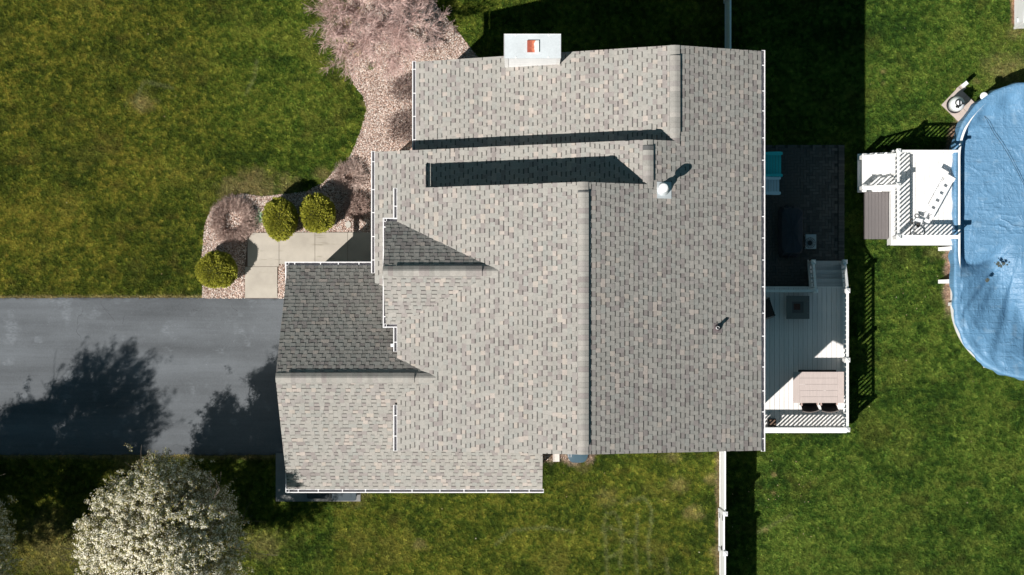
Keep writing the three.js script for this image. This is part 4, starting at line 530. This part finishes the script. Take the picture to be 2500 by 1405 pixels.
{ // pool ladder lying across the deck
  const y = 0.85, A = [PX(2317, 1.15), PZ(436, 1.15)], B = [PX(2264, 1.05), PZ(530, 1.05)], L = Math.hypot(B[0] - A[0], B[1] - A[1]), d = [(B[0] - A[0]) / L, (B[1] - A[1]) / L], n = [-d[1], d[0]], o = thing('pool_ladder', 'white plastic pool ladder lying folded across the pool deck', 'ladder', [(A[0] + B[0]) / 2, y, (A[1] + B[1]) / 2]);
  const P3 = (s, w, h) => [A[0] + d[0] * s + n[0] * w, y + h, A[1] + d[1] * s + n[1] * w], slab = (b, s0, s1, w0, w1, h0, h1, k = 1) => { const q = [P3(s0, w0 * k, h0), P3(s0, w1 * k, h0), P3(s1, w1, h0), P3(s1, w0, h0)], t = q.map(p => [p[0], p[1] + h1 - h0, p[2]]); b.quad(t[0], t[1], t[2], t[3]).quad(q[0], q[3], q[2], q[1]); for (let e = 0; e < 4; e++) b.quad(q[e], q[(e + 1) % 4], t[(e + 1) % 4], t[e]); return b; };
  for (const [w0, w1] of [[-0.17, -0.085], [0.03, 0.11]]) part(o, 'side_rail', slab(new MB(), -0.05, L + 0.05, w0, w1, 0.22, 0.30).geo(), M.plastic);
  for (let k = 0; k < 5; k++) { const s = 0.02 + k * 0.265; part(o, 'tread', slab(new MB(), s, s + 0.165, -0.084, 0.029, 0.23, 0.285).geo(), M.plastic); }
  part(o, 'outer_frame', slab(new MB(), 0.0, L * 0.78, 0.17, 0.40, 0.08, 0.13, 1.0).geo(), M.plastic); part(o, 'top_step', slab(new MB(), -0.1, 0.03, -0.19, 0.42, 0.305, 0.345).geo(), M.plastic); part(o, 'foot_plate', slab(new MB(), L + 0.06, L + 0.16, -0.16, 0.20, 0.16, 0.20).geo(), M.plastic);
  for (const s of [0.1, L - 0.1]) for (const w of [-0.12, 0.07]) part(o, 'foot', slab(new MB(), s, s + 0.06, w, w + 0.05, 0, 0.218).geo(), M.plastic);
}
{ // metal hoop stand by the rail
  const y = 0.85, x = PX(2241, 1.1), z = PZ(552, 1.1), o = thing('hoop_stand', 'white and black metal hoop stand at the corner of the pool deck', 'metal stand', [x, y, z]);
  const hoop = (cx, cz, r, h, m) => { const g = flat(new THREE.TorusGeometry(r, 0.018, 6, 28)); g.rotateX(Math.PI / 2 - 0.2); part(o, 'hoop', g.translate(cx, y + h, cz), m); };
  hoop(x + 0.02, z + 0.17, 0.19, 0.10, M.plastic); hoop(x + 0.02, z + 0.17, 0.215, 0.06, M.dark); hoop(x - 0.17, z - 0.15, 0.07, 0.3, M.dark); part(o, 'plate', new MB().prism([[x - 0.17, z - 0.26], [x + 0.16, z - 0.20], [x + 0.12, z - 0.10], [x - 0.13, z - 0.16]], y + 0.34, y + 0.37).geo(), M.plastic);
  for (const [a, b, c, e] of [[-0.14, -0.2, -0.1, 0.05], [0.12, -0.15, 0.10, 0.06], [-0.1, 0.05, 0.12, 0.06], [-0.12, 0.1, -0.17, 0.3], [0.14, 0.1, 0.2, 0.3]]) part(o, 'leg', new MB().seg([x + a, y + 0.33 * (b < 0) + 0.12, z + b], [x + c, y + 0.02, z + e], 0.017, 0.017, 6).geo(), M.plastic); part(o, 'clamp', box(x - 0.04, x + 0.06, y + 0.25, y + 0.31, z - 0.09, z + 0.03), M.dark);
}
// ---------------------------------------------------------------- fences, gate, shed
function fence(label, x, z0, z1, ends) {
  const o = thing('fence', label, 'fence', [x, 0, (z0 + z1) / 2], 'white panel fences'), n = Math.round((z1 - z0) / 0.15), w = (z1 - z0) / n, g = box(-0.016, 0.016, 0.12, 1.64, -w / 2 + 0.0008, w / 2 - 0.0008);
  for (let k = 0; k < n; k++) piece(o, 'board', g, M.vinyl, [x, 0, z0 + (k + 0.5) * w]);
  part(o, 'top_rail', box(x - 0.026, x + 0.026, 1.641, 1.77, z0, z1), M.vinyl); part(o, 'bottom_rail', box(x - 0.026, x + 0.026, 0.05, 0.119, z0, z1), M.vinyl); for (const z of ends) { const p = part(o, 'post', box(x - 0.064, x + 0.064, 0, 1.86, z - 0.064, z + 0.064), M.vinyl); piece(p, 'post_cap', capG, M.vinyl, [x, 1.86, z]); }
}
fence('white panel fence running from the south wall of the house to the gate', 6.43, 2.72, 5.06, [5.13]); fence('white panel fence beyond the gate at the south edge of the lawn', 6.43, 6.43, 11.5, [6.37, 8.7]); fence('white panel fence in the shade north of the house', 6.6, -13.5, -8.58, [-11.2]);
{ const o = thing('gate', 'white fence gate between two capped posts with black hinges', 'gate', [6.40, 0, 5.75]), g = box(-0.014, 0.014, 0.14, 1.6, -0.0745, 0.0745); for (let k = 0; k < 7; k++) piece(o, 'board', g, M.vinyl, [6.40, 0, 5.30 + k * 0.15]); part(o, 'frame', new MB().box(6.375, 6.425, 1.601, 1.72, 5.21, 6.29).box(6.375, 6.425, 0.07, 0.139, 5.21, 6.29).geo(), M.vinyl); for (const y of [0.45, 1.5]) part(o, 'hinge', box(6.36, 6.375, y, y + 0.08, 5.17, 5.36), M.black); part(o, 'latch', box(6.35, 6.375, 1.2, 1.32, 6.18, 6.32), M.black); }
{ const x = PX(2477, 0), z = PZ(70, 0), o = thing('shed', 'white plastic garden shed at the corner of the back lawn', 'shed', [x + 1, 0, z - 1]); part(o, 'wall', box(x, x + 2.2, 0, 1.5, z - 2.4, z), M.vinyl); part(o, 'roof', new MB().quad([x - 0.03, 1.502, z + 0.03], [x + 2.23, 1.502, z + 0.03], [x + 2.23, 1.8, z - 1.2], [x - 0.03, 1.8, z - 1.2]).quad([x - 0.03, 1.8, z - 1.2], [x + 2.23, 1.8, z - 1.2], [x + 2.23, 1.502, z - 2.43], [x - 0.03, 1.502, z - 2.43]).geo(), M.white); part(o, 'corner_trim', box(x - 0.02, x + 0.05, 0, 1.49, z - 0.05, z + 0.02), M.white); part(o, 'latch', box(x - 0.05, x - 0.001, 0.5, 0.6, z - 0.25, z - 0.13), M.metal); }
// ---------------------------------------------------------------- bins, window well, splash block
function bin(label, x0, x1, z0, z1, m) {
  const o = thing('wheelie_bin', label, 'bin', [(x0 + x1) / 2, 0.05, (z0 + z1) / 2], 'bins beside the garage'), y = 0.05, t = 1.0, i = 0.07, b = new MB(), lo = [[x0 + i, z0 + i], [x1 - i, z0 + i], [x1 - i, z1 - i], [x0 + i, z1 - i]], hi = [[x0, z0], [x1, z0], [x1, z1], [x0, z1]];
  for (let k = 0; k < 4; k++) { const n = (k + 1) % 4; b.quad([lo[k][0], y, lo[k][1]], [lo[n][0], y, lo[n][1]], [hi[n][0], t, hi[n][1]], [hi[k][0], t, hi[k][1]]); } b.quad(...lo.map(p => [p[0], y, p[1]])); part(o, 'body', b.geo(), m);
  const s = new THREE.Shape(), c = 0.07, w = x1 - x0 + 0.04, h = z1 - z0 + 0.06; s.moveTo(-w / 2, -h / 2); s.lineTo(w / 2, -h / 2); s.lineTo(w / 2, h / 2 - c); s.quadraticCurveTo(w / 2, h / 2, w / 2 - c, h / 2); s.lineTo(-w / 2 + c, h / 2); s.quadraticCurveTo(-w / 2, h / 2, -w / 2, h / 2 - c); s.closePath();
  const lid = part(o, 'lid', flat(new THREE.ExtrudeGeometry(s, { depth: 0.035, bevelThickness: 0.02, bevelSize: 0.015, bevelSegments: 2 }).rotateX(Math.PI / 2).translate((x0 + x1) / 2, t + 0.06, (z0 + z1) / 2)), m); for (const k of [0.3, 0.7]) part(lid, 'lid_rib', box(lerp(x0, x1, k) - 0.07, lerp(x0, x1, k) + 0.07, t + 0.081, t + 0.095, z0 + 0.05, z1 - 0.06), m);
  part(o, 'handle', new MB().seg([x1 + 0.04, t + 0.02, z0 + 0.1], [x1 + 0.04, t + 0.02, z1 - 0.1], 0.014, 0.014, 8).seg([x1, t, z0 + 0.1], [x1 + 0.04, t + 0.02, z0 + 0.1], 0.012, 0.012, 6).seg([x1, t, z1 - 0.1], [x1 + 0.04, t + 0.02, z1 - 0.1], 0.012, 0.012, 6).geo(), m); for (const z of [z0 + 0.12, z1 - 0.12]) part(o, 'wheel', new MB().seg([x1 - 0.02, y + 0.11, z - 0.03], [x1 - 0.02, y + 0.11, z + 0.03], 0.11, 0.11, 18, true).geo(), M.black);
}
bin('dark bin beside the garage, the one nearer the driveway', -6.72, -6.10, 4.08, 4.66, std(LIN(0.022, 0.026, 0.03), 0.4)); bin('blue grey bin beside the garage, second from the driveway', -5.92, -5.22, 4.08, 4.72, std(LIN(0.05, 0.066, 0.08), 0.4));
{ const x0 = 1.50, x1 = 2.20, z0 = 2.71, o = thing('window_well', 'blue grey domed window well cover at the south wall', 'window well', [1.85, 0, 3.1]), b = new MB(), out = [], n = 16; for (let k = 0; k <= n; k++) { const a = Math.PI * k / n, c = Math.cos(a), s = Math.sin(a); out.push([1.85 - Math.sign(c) * Math.pow(Math.abs(c), 0.5) * 0.36, z0 + Math.pow(s, 0.5) * 0.9]); } part(o, 'liner', (() => { const q = new MB(); for (let k = 0; k < n; k++) q.quad([out[k][0], 0, out[k][1]], [out[k + 1][0], 0, out[k + 1][1]], [out[k + 1][0], 0.14, out[k + 1][1]], [out[k][0], 0.14, out[k][1]]); return q.geo(); })(), M.metal); for (let k = 0; k < n; k++) { const f = (p, t) => [lerp(p[0], 1.85, t), 0.142 + 0.07 * t, lerp(p[1], z0 + 0.35, t)]; b.quad(f(out[k], 0), f(out[k + 1], 0), f(out[k + 1], 0.3), f(out[k], 0.3)).tri(f(out[k], 0.3), f(out[k + 1], 0.3), f([0, 0], 1)); } b.quad([x0 - 0.01, 0.142, z0], [1.85, 0.212, z0 + 0.35], [1.85, 0.212, z0 + 0.35], [x1 + 0.01, 0.142, z0]); part(o, 'cover', b.geo(), std(LIN(0.055, 0.095, 0.125), 0.3)); for (const a of [1.56, 1.63]) part(o, 'cover_rib', box(a, a + 0.012, 0.16, 0.185, z0 + 0.2, z0 + 0.72), M.plastic); }
{ const x0 = PX(1350, 0.06), x1 = PX(1366, 0.06), z1 = PZ(1128, 0.06), o = thing('splash_block', 'pale square concrete splash block beside the south wall', 'splash block', [(x0 + x1) / 2, 0, z1 - 0.3]); part(o, 'block', new MB().prism([[x0, z1 - 0.75], [x1, z1 - 0.75], [x1, z1], [x0, z1]], 0, 0.055).geo(), std(LIN(0.62, 0.56, 0.52), 0.8)); part(o, 'lip', new MB().box(x0, x0 + 0.025, 0.056, 0.08, z1 - 0.75, z1).box(x1 - 0.025, x1, 0.056, 0.08, z1 - 0.75, z1).geo(), std(LIN(0.62, 0.56, 0.52), 0.8)); }
{ const o = thing('flat_stone', 'pale flat stone lying on the gravel near the porch', 'stone', [PX(850), 0, PZ(549)]), r = rng(8), poly = Array.from({ length: 9 }, (_, k) => [PX(850) + Math.cos(k * 0.698) * (0.085 + 0.03 * r()), PZ(549) + Math.sin(k * 0.698) * (0.09 + 0.03 * r())]); part(o, 'stone', new MB().prism(poly, 0.0, 0.06).geo(), std(LIN(0.50, 0.47, 0.42), 0.9, { map: mottleM })); }
// ---------------------------------------------------------------- plants
const leafQuad = (b, p, d, n, l, w) => {                      // a leaf at p along d, lying across n
  const s = [d[1] * n[2] - d[2] * n[1], d[2] * n[0] - d[0] * n[2], d[0] * n[1] - d[1] * n[0]], k = Math.hypot(...s) || 1, q = s.map(x => x / k * w);
  b.quad(p, [p[0] + d[0] * l * 0.5 + q[0], p[1] + d[1] * l * 0.5 + q[1], p[2] + d[2] * l * 0.5 + q[2]], [p[0] + d[0] * l, p[1] + d[1] * l, p[2] + d[2] * l], [p[0] + d[0] * l * 0.5 - q[0], p[1] + d[1] * l * 0.5 - q[1], p[2] + d[2] * l * 0.5 - q[2]]);
};
const unit = r => { const y = 2 * r() - 1, a = r() * 6.2832, q = Math.sqrt(1 - y * y); return [q * Math.cos(a), y, q * Math.sin(a)]; };
const nrm = v => { const l = Math.hypot(...v) || 1; return v.map(x => x / l); };
const leafMat = std(LIN(1, 1, 1), 0.75, { vertexColors: true }), twigMat = std(LIN(1, 1, 1), 0.95, { vertexColors: true });
function evergreen(label, px, py, rx, rz, h, seed) {
  const r = rng(seed), cx = PX(px, h * 0.45), cz = PZ(py, h * 0.45), o = thing('evergreen_shrub', label, 'shrub', [cx, 0, cz], 'clipped yellow green shrubs in the front bed'), b = new MB();
  const surf = (u, a) => { const y = -0.92 + 1.92 * u, q = Math.pow(Math.max(0, 1 - Math.pow(Math.abs(y), 2.3)), 1 / 2.3), f = 1 + 0.17 * (fbm(Math.cos(a) * 1.6 + 9, Math.sin(a) * 1.6 + u * 2.5, seed, 3) - 0.5) * 2; return [cx + rx * q * f * Math.cos(a), h * (0.5 + 0.5 * y) * (0.97 + 0.05 * f), cz + rz * q * f * Math.sin(a), [q * Math.cos(a) / rx, y * 0.9 / (h / 2), q * Math.sin(a) / rz]]; };
  const pal = [[0.29, 0.285, 0.020], [0.23, 0.24, 0.018], [0.37, 0.345, 0.028], [0.15, 0.17, 0.014], [0.42, 0.35, 0.05]];
  for (let k = 0; k < 21000; k++) { const a = r() * 6.2832, s = surf(Math.pow(r(), 0.75), a), n = nrm(s[3]), dep = 0.13 * r() * r() - 0.03 * (r() < 0.15 ? 1 : 0) + 0.07 * (vnoise(a * 7, s[1] * 9, seed + 5) > 0.62 ? 1 : 0), p = [s[0] - n[0] * dep, s[1] - n[1] * dep, s[2] - n[2] * dep], t = unit(r), d = nrm([n[0] * 0.9 + t[0] * 0.75, n[1] * 0.9 + 0.25 + t[1] * 0.75, n[2] * 0.9 + t[2] * 0.75]), c = pal[Math.floor(r() * r() * 5)], f = 0.7 + 0.6 * r(); b.col(c.map(x => x * f)); leafQuad(b, p, d, unit(r), 0.034 + 0.03 * r(), 0.009 + 0.007 * r()); }
  part(o, 'foliage', b.geo(false), leafMat);
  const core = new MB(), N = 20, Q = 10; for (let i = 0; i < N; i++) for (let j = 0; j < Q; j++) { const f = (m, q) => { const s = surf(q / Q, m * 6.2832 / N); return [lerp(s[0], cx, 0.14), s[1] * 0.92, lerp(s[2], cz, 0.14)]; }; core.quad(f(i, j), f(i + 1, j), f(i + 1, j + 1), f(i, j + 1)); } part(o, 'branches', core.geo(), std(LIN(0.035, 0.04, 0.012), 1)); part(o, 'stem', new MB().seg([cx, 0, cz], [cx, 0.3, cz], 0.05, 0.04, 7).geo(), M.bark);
}
evergreen('yellow green egg shaped shrub overhanging the concrete walk, beside the dry shrub', 684, 534, 0.52, 0.64, 1.45, 201); evergreen('yellow green rounded shrub nearest the porch', 775, 522, 0.55, 0.60, 1.40, 202); evergreen('broad yellow green shrub next to the driveway', 530, 659, 0.62, 0.57, 1.25, 203);
function dryShrub(label, px, py, R, h, count, seed, pal, hollow) {
  const r = rng(seed), cx = PX(px, h * 0.5), cz = PZ(py, h * 0.5), o = thing('dry_shrub', label, 'shrub', [cx, 0, cz], 'bare twiggy shrubs in the gravel bed'), b = new MB();
  for (let k = 0; k < count; k++) { const a = r() * 6.2832, q = hollow ? Math.sqrt(hollow * hollow + (1 - hollow * hollow) * r()) : Math.sqrt(r()), rim = R * (0.88 + 0.24 * fbm(a * 1.2 + 5, 2, seed, 3)), x0 = cx + Math.cos(a) * rim * q * 0.62, z0 = cz + Math.sin(a) * rim * q * 0.62, up = h * (0.45 + 0.6 * r()) * (1 - 0.35 * q * q), ox = Math.cos(a) * rim * 0.32 * q + (r() - 0.5) * 0.22, oz = Math.sin(a) * rim * 0.32 * q + (r() - 0.5) * 0.22, m = [x0 + ox * 0.4, up * 0.6, z0 + oz * 0.4], e = [x0 + ox, up, z0 + oz], c = pal[Math.floor(r() * pal.length)], f = 0.7 + 0.6 * r();
    b.col(c.map(x => x * f)); b.seg([x0, 0.0, z0], m, 0.0045, 0.0038, 3); b.seg(m, e, 0.0038, 0.0024, 3); for (let t = 0; t < 2; t++) { const w = unit(r), p = [lerp(m[0], e[0], r()), lerp(m[1], e[1], r()), lerp(m[2], e[2], r())]; b.seg(p, [p[0] + w[0] * 0.09, p[1] + Math.abs(w[1]) * 0.08, p[2] + w[2] * 0.09], 0.003, 0.002, 3); } }
  part(o, 'twigs', b.geo(false), twigMat);
}
const brown = [[0.48, 0.34, 0.29], [0.36, 0.25, 0.21], [0.58, 0.44, 0.38], [0.27, 0.18, 0.155]], tan = [[0.58, 0.44, 0.38], [0.48, 0.35, 0.30], [0.36, 0.26, 0.22], [0.66, 0.53, 0.47]];
dryShrub('dry brown spreading shrub at the lawn corner of the gravel bed', 567, 540, 0.84, 0.5, 1900, 211, brown, 0.5); dryShrub('dry brown shrub between the porch gutter and the rounded green shrub', 868, 505, 0.45, 0.5, 900, 212, brown, 0); dryShrub('dry brown shrub beside the lawn, up the bed from the porch', 852, 432, 0.58, 0.45, 1000, 213, tan, 0.3);
dryShrub('bare grey brown twiggy shrub at the house corner by the north gutter', 985, 218, 0.56, 0.7, 330, 214, [[0.26, 0.18, 0.16], [0.36, 0.27, 0.235], [0.18, 0.125, 0.115]], 0); dryShrub('bare grey brown twiggy shrub halfway along the north front wall', 982, 312, 0.62, 0.7, 380, 215, [[0.24, 0.17, 0.15], [0.34, 0.25, 0.215], [0.17, 0.12, 0.11]], 0);
function tuft(name, label, cat, px, py, n, l, pal, seed, group) { const r = rng(seed), cx = PX(px), cz = PZ(py), o = thing(name, label, cat, [cx, 0, cz], group), b = new MB(); for (let k = 0; k < n; k++) { const a = r() * 6.2832, d = nrm([Math.cos(a) * 0.7, 0.8, Math.sin(a) * 0.7]), c = pal[Math.floor(r() * pal.length)]; b.col(c.map(x => x * (0.8 + 0.4 * r()))); leafQuad(b, [cx + (r() - 0.5) * 0.16, 0.01, cz + (r() - 0.5) * 0.22], d, [0, 1, 0.2], l * (0.7 + 0.6 * r()), 0.009); } part(o, 'leaves', b.geo(false), leafMat); }
tuft('bulb_leaves', 'pale green bulb leaves between the dry shrub and the egg shaped shrub', 'plant', 634, 533, 60, 0.26, [[0.17, 0.30, 0.15], [0.28, 0.40, 0.25]], 221);
[[878, 26], [847, 56], [872, 130], [905, 163], [852, 114]].forEach(([a, b], k) => tuft('yellow_tuft', ['yellow green tuft in the gravel, uppermost under the bare pink tree', 'yellow green tuft at the lawn side of the bare pink tree', 'yellow tuft in the gravel below the middle of the pink tree', 'lone green tuft in gravel up from the house corner', 'small yellow tuft under the lawn edge branches of the pink tree'][k], 'plant', a, b, 46, 0.13, k === 3 ? [[0.12, 0.16, 0.05], [0.2, 0.2, 0.06]] : [[0.45, 0.33, 0.08], [0.26, 0.26, 0.07]], 231 + k, 'yellow tufts under the pink tree'));

// trees
function limbs(b, r, p, d, len, rad, depth, spread, lift, tips, kids, minR = 0.004) {
  const n = 3, step = len / n; let q = p, dir = d, R = rad;
  for (let k = 0; k < n; k++) { const w = unit(r); dir = nrm([dir[0] + w[0] * 0.22, dir[1] + w[1] * 0.18 + lift, dir[2] + w[2] * 0.22]); const e = [q[0] + dir[0] * step, q[1] + dir[1] * step, q[2] + dir[2] * step], R2 = Math.max(minR, R * 0.86); b.seg(q, e, R, R2, depth > 2 ? 6 : 3); q = e; R = R2;
    if (depth > 0 && k > 0 || depth > 2) for (let j = 0; j < kids(depth); j++) { const s = unit(r), nd = nrm([dir[0] + s[0] * spread, dir[1] + s[1] * spread * 0.8, dir[2] + s[2] * spread]); limbs(b, r, q, nd, len * (0.55 + 0.25 * r()), R * 0.62, depth - 1, spread, lift, tips, kids, minR); } if (depth <= 1) tips.push([q, dir]); }
}
function blossomTree(label, px, py, hc, R, top, seed, full, squash) {
  const r = rng(seed), cx = PX(px, hc), cz = PZ(py, hc), o = thing('blossom_tree', label, 'tree', [cx, 0, cz], 'white flowering trees by the driveway'), tr = new MB(), tips = []; tr.col([0.10, 0.08, 0.065]);
  tr.seg([cx, 0, cz], [cx + 0.04, 0.9, cz], 0.15, 0.12, 9); tr.seg([cx + 0.04, 0.9, cz], [cx, hc - R * 0.55, cz], 0.12, 0.1, 9); for (let k = 0; k < 9; k++) { const a = k * 0.698 + r() * 0.4, el = 0.5 + 0.9 * r(); limbs(tr, r, [cx, hc - R * (0.7 - 0.05 * k), cz], nrm([Math.cos(a), el, Math.sin(a)]), R * 0.75, 0.055, 2, 0.9, 0.05, tips, () => 2, 0.006); }
  part(o, 'trunk', tr.geo(false), twigMat);
  const edge = (d) => { const a = Math.atan2(d[2], d[0]); return R * (0.72 + 0.56 * fbm(Math.cos(a) * 1.7 + 7, Math.sin(a) * 1.7 + d[1] * 2.4, seed + 3, 3)); }, b = new MB();
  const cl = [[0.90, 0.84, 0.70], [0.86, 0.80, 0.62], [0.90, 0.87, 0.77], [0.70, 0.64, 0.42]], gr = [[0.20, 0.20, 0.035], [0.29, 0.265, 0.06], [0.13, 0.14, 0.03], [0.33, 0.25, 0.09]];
  const sprays = []; for (let k = 0; k < full; k++) { const d = unit(r); d[1] = d[1] * 0.85 + 0.12; const q = Math.pow(r(), 0.36) * (r() < 0.09 ? 1.0 + 0.16 * r() : 0.97), e = edge(nrm(d)) * q, sx = cx + d[0] * e, sy = hc + d[1] * e, sz = cz + d[2] * e; if (vnoise(sx * 1.9 + sy * 1.1, sz * 1.9 - sy * 1.4, seed + 9) < 0.29 + 0.08 * (1 - q)) continue; sprays.push([cx + d[0] * e * squash[0], hc + d[1] * e * top, cz + d[2] * e * squash[1], nrm(d), q]); }
  for (const [x, y, z, d, q] of sprays) { // a spray: a bent twig carrying flower clusters and young leaves
    const w = unit(r), dir = nrm([d[0] * 0.8 + w[0] * 0.7, 0.55 + d[1] * 0.3 + w[1] * 0.4, d[2] * 0.8 + w[2] * 0.7]), L = 0.16 + 0.22 * r(); b.col([0.11, 0.085, 0.07]); b.seg([x, y, z], [x + dir[0] * L, y + dir[1] * L, z + dir[2] * L], 0.006, 0.003, 3);
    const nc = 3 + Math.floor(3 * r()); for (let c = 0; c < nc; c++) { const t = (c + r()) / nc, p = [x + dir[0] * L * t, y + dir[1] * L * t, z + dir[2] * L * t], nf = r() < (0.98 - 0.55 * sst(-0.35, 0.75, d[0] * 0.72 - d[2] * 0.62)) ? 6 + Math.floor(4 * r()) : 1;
      for (let f = 0; f < nf; f++) { const u = unit(r), s = 0.012 + 0.008 * r(), k = cl[Math.floor(r() * cl.length)], g = 0.85 + 0.2 * r(); b.col(k.map(v => v * g)); const fn = nrm([d[0] + u[0] * 0.55, d[1] + 0.35 + u[1] * 0.55, d[2] + u[2] * 0.55]), rv = unit(r), fd = nrm([fn[1] * rv[2] - fn[2] * rv[1], fn[2] * rv[0] - fn[0] * rv[2], fn[0] * rv[1] - fn[1] * rv[0]]); leafQuad(b, [p[0] + u[0] * 0.05 + d[0] * 0.02, p[1] + u[1] * 0.05, p[2] + u[2] * 0.05 + d[2] * 0.02], fd, fn, s * 2.4, s * 1.15); }
      for (let f = 0; f < 6; f++) { const u = unit(r), k = gr[Math.floor(r() * gr.length)]; b.col(k); leafQuad(b, [p[0] + u[0] * 0.05, p[1] - 0.02 + u[1] * 0.05, p[2] + u[2] * 0.05], u, unit(r), 0.045 + 0.03 * r(), 0.012); } } }
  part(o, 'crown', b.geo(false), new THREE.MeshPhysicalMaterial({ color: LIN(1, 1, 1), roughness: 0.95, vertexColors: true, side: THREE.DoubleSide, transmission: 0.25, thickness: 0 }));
}
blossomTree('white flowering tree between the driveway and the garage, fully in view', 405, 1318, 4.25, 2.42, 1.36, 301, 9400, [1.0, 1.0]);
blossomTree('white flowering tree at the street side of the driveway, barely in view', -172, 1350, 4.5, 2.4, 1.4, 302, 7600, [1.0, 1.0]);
{ // bare pinkish tree
  const r = rng(401), h = 3.4, cx = PX(944, 0.3), cz = PZ(72, 0.3), o = thing('budding_tree', 'bare pinkish budding tree in the gravel bed north of the house front', 'tree', [cx, 0, cz]), b = new MB(), fine = new MB(), tips = []; b.col([0.20, 0.155, 0.145]);
  b.seg([cx, 0, cz], [cx, 0.7, cz - 0.05], 0.09, 0.075, 8); for (let k = 0; k < 13; k++) { const a = k * 0.483 + 0.5 * r(), f = 0.8 + 0.45 * r() + (Math.cos(a - 3.4) > 0.2 ? 0.25 : 0); limbs(b, r, [cx, 0.15 + 0.5 * r(), cz - 0.04], nrm([Math.cos(a) * f * 0.8 - 0.12, 1.0 + 0.5 * r(), Math.sin(a) * f * 0.8 - 0.12]), 1.15 * f, 0.02, 2, 0.85, 0.02, tips, () => 2, 0.005); }
  const pal = [[0.66, 0.46, 0.42], [0.54, 0.36, 0.32], [0.74, 0.56, 0.52], [0.40, 0.27, 0.24]];
  for (const [p, d] of tips) for (let k = 0; k < 16; k++) { const w = unit(r), q = nrm([d[0] + w[0] * 0.9, d[1] * 0.6 + w[1] * 0.6 + 0.15, d[2] + w[2] * 0.9]), L = 0.16 + 0.26 * r(), e = [p[0] + q[0] * L, p[1] + q[1] * L, p[2] + q[2] * L], c = pal[Math.floor(r() * 4)], f = 0.75 + 0.5 * r(); fine.col(c.map(x => x * f)); fine.seg(p, e, 0.0034, 0.0020, 3); for (let j = 0; j < 4; j++) { const t = r(), u = unit(r); leafQuad(fine, [lerp(p[0], e[0], t), lerp(p[1], e[1], t), lerp(p[2], e[2], t)], u, unit(r), 0.026 + 0.018 * r(), 0.007); } }
  part(o, 'trunk', b.geo(false), twigMat); part(o, 'twigs', fine.geo(false), twigMat, 'pinkish budding twigs');
}
{ // fallen leaves and petals on the lawns
  const r = rng(501), b = new MB(), pal = [[0.50, 0.38, 0.26], [0.56, 0.48, 0.38], [0.42, 0.28, 0.17], [0.5, 0.44, 0.22]]; const put = (x, z) => { b.col(pal[Math.floor(r() * 4)]); const a = r() * 6.3, l = 0.022 + 0.030 * r(); leafQuad(b, [x, 0.045, z], [Math.cos(a), 0.1, Math.sin(a)], [0, 1, 0], l, l * 0.35); };
  for (const [x0, y0, x1, y1, n] of [[1850, 1110, 2000, 1330, 22], [2100, 600, 2320, 780, 10], [2120, 20, 2480, 300, 6], [100, 40, 480, 690, 6], [1330, 1130, 1740, 1400, 10], [1780, 1150, 1850, 1400, 5], [2100, 700, 2400, 1380, 9], [900, 1210, 1320, 1400, 4]]) for (let k = 0; k < n; k++) { const x = PX(lerp(x0, x1, r())), z = PZ(lerp(y0, y1, r())); if (isLawn(x, z)) put(x, z); }
  const m = new THREE.Mesh(b.geo(false), leafMat); m.name = 'fallen_leaves'; m.userData = { label: 'scattered dry leaves and petals lying on the grass', category: 'leaves', kind: 'stuff' }; scene.add(m);
}
// ---------------------------------------------------------------- picture
scene.traverse(o => { if (o.isMesh) { o.castShadow = true; o.receiveShadow = true; } });
const renderer = new THREE.WebGLRenderer({ antialias: true });
renderer.setSize(1024, 575); renderer.shadowMap.enabled = true; renderer.shadowMap.type = THREE.PCFSoftShadowMap;
renderer.toneMapping = THREE.LinearToneMapping; renderer.toneMappingExposure = EXPOSURE; renderer.outputColorSpace = THREE.SRGBColorSpace;
renderer.render(scene, camera);
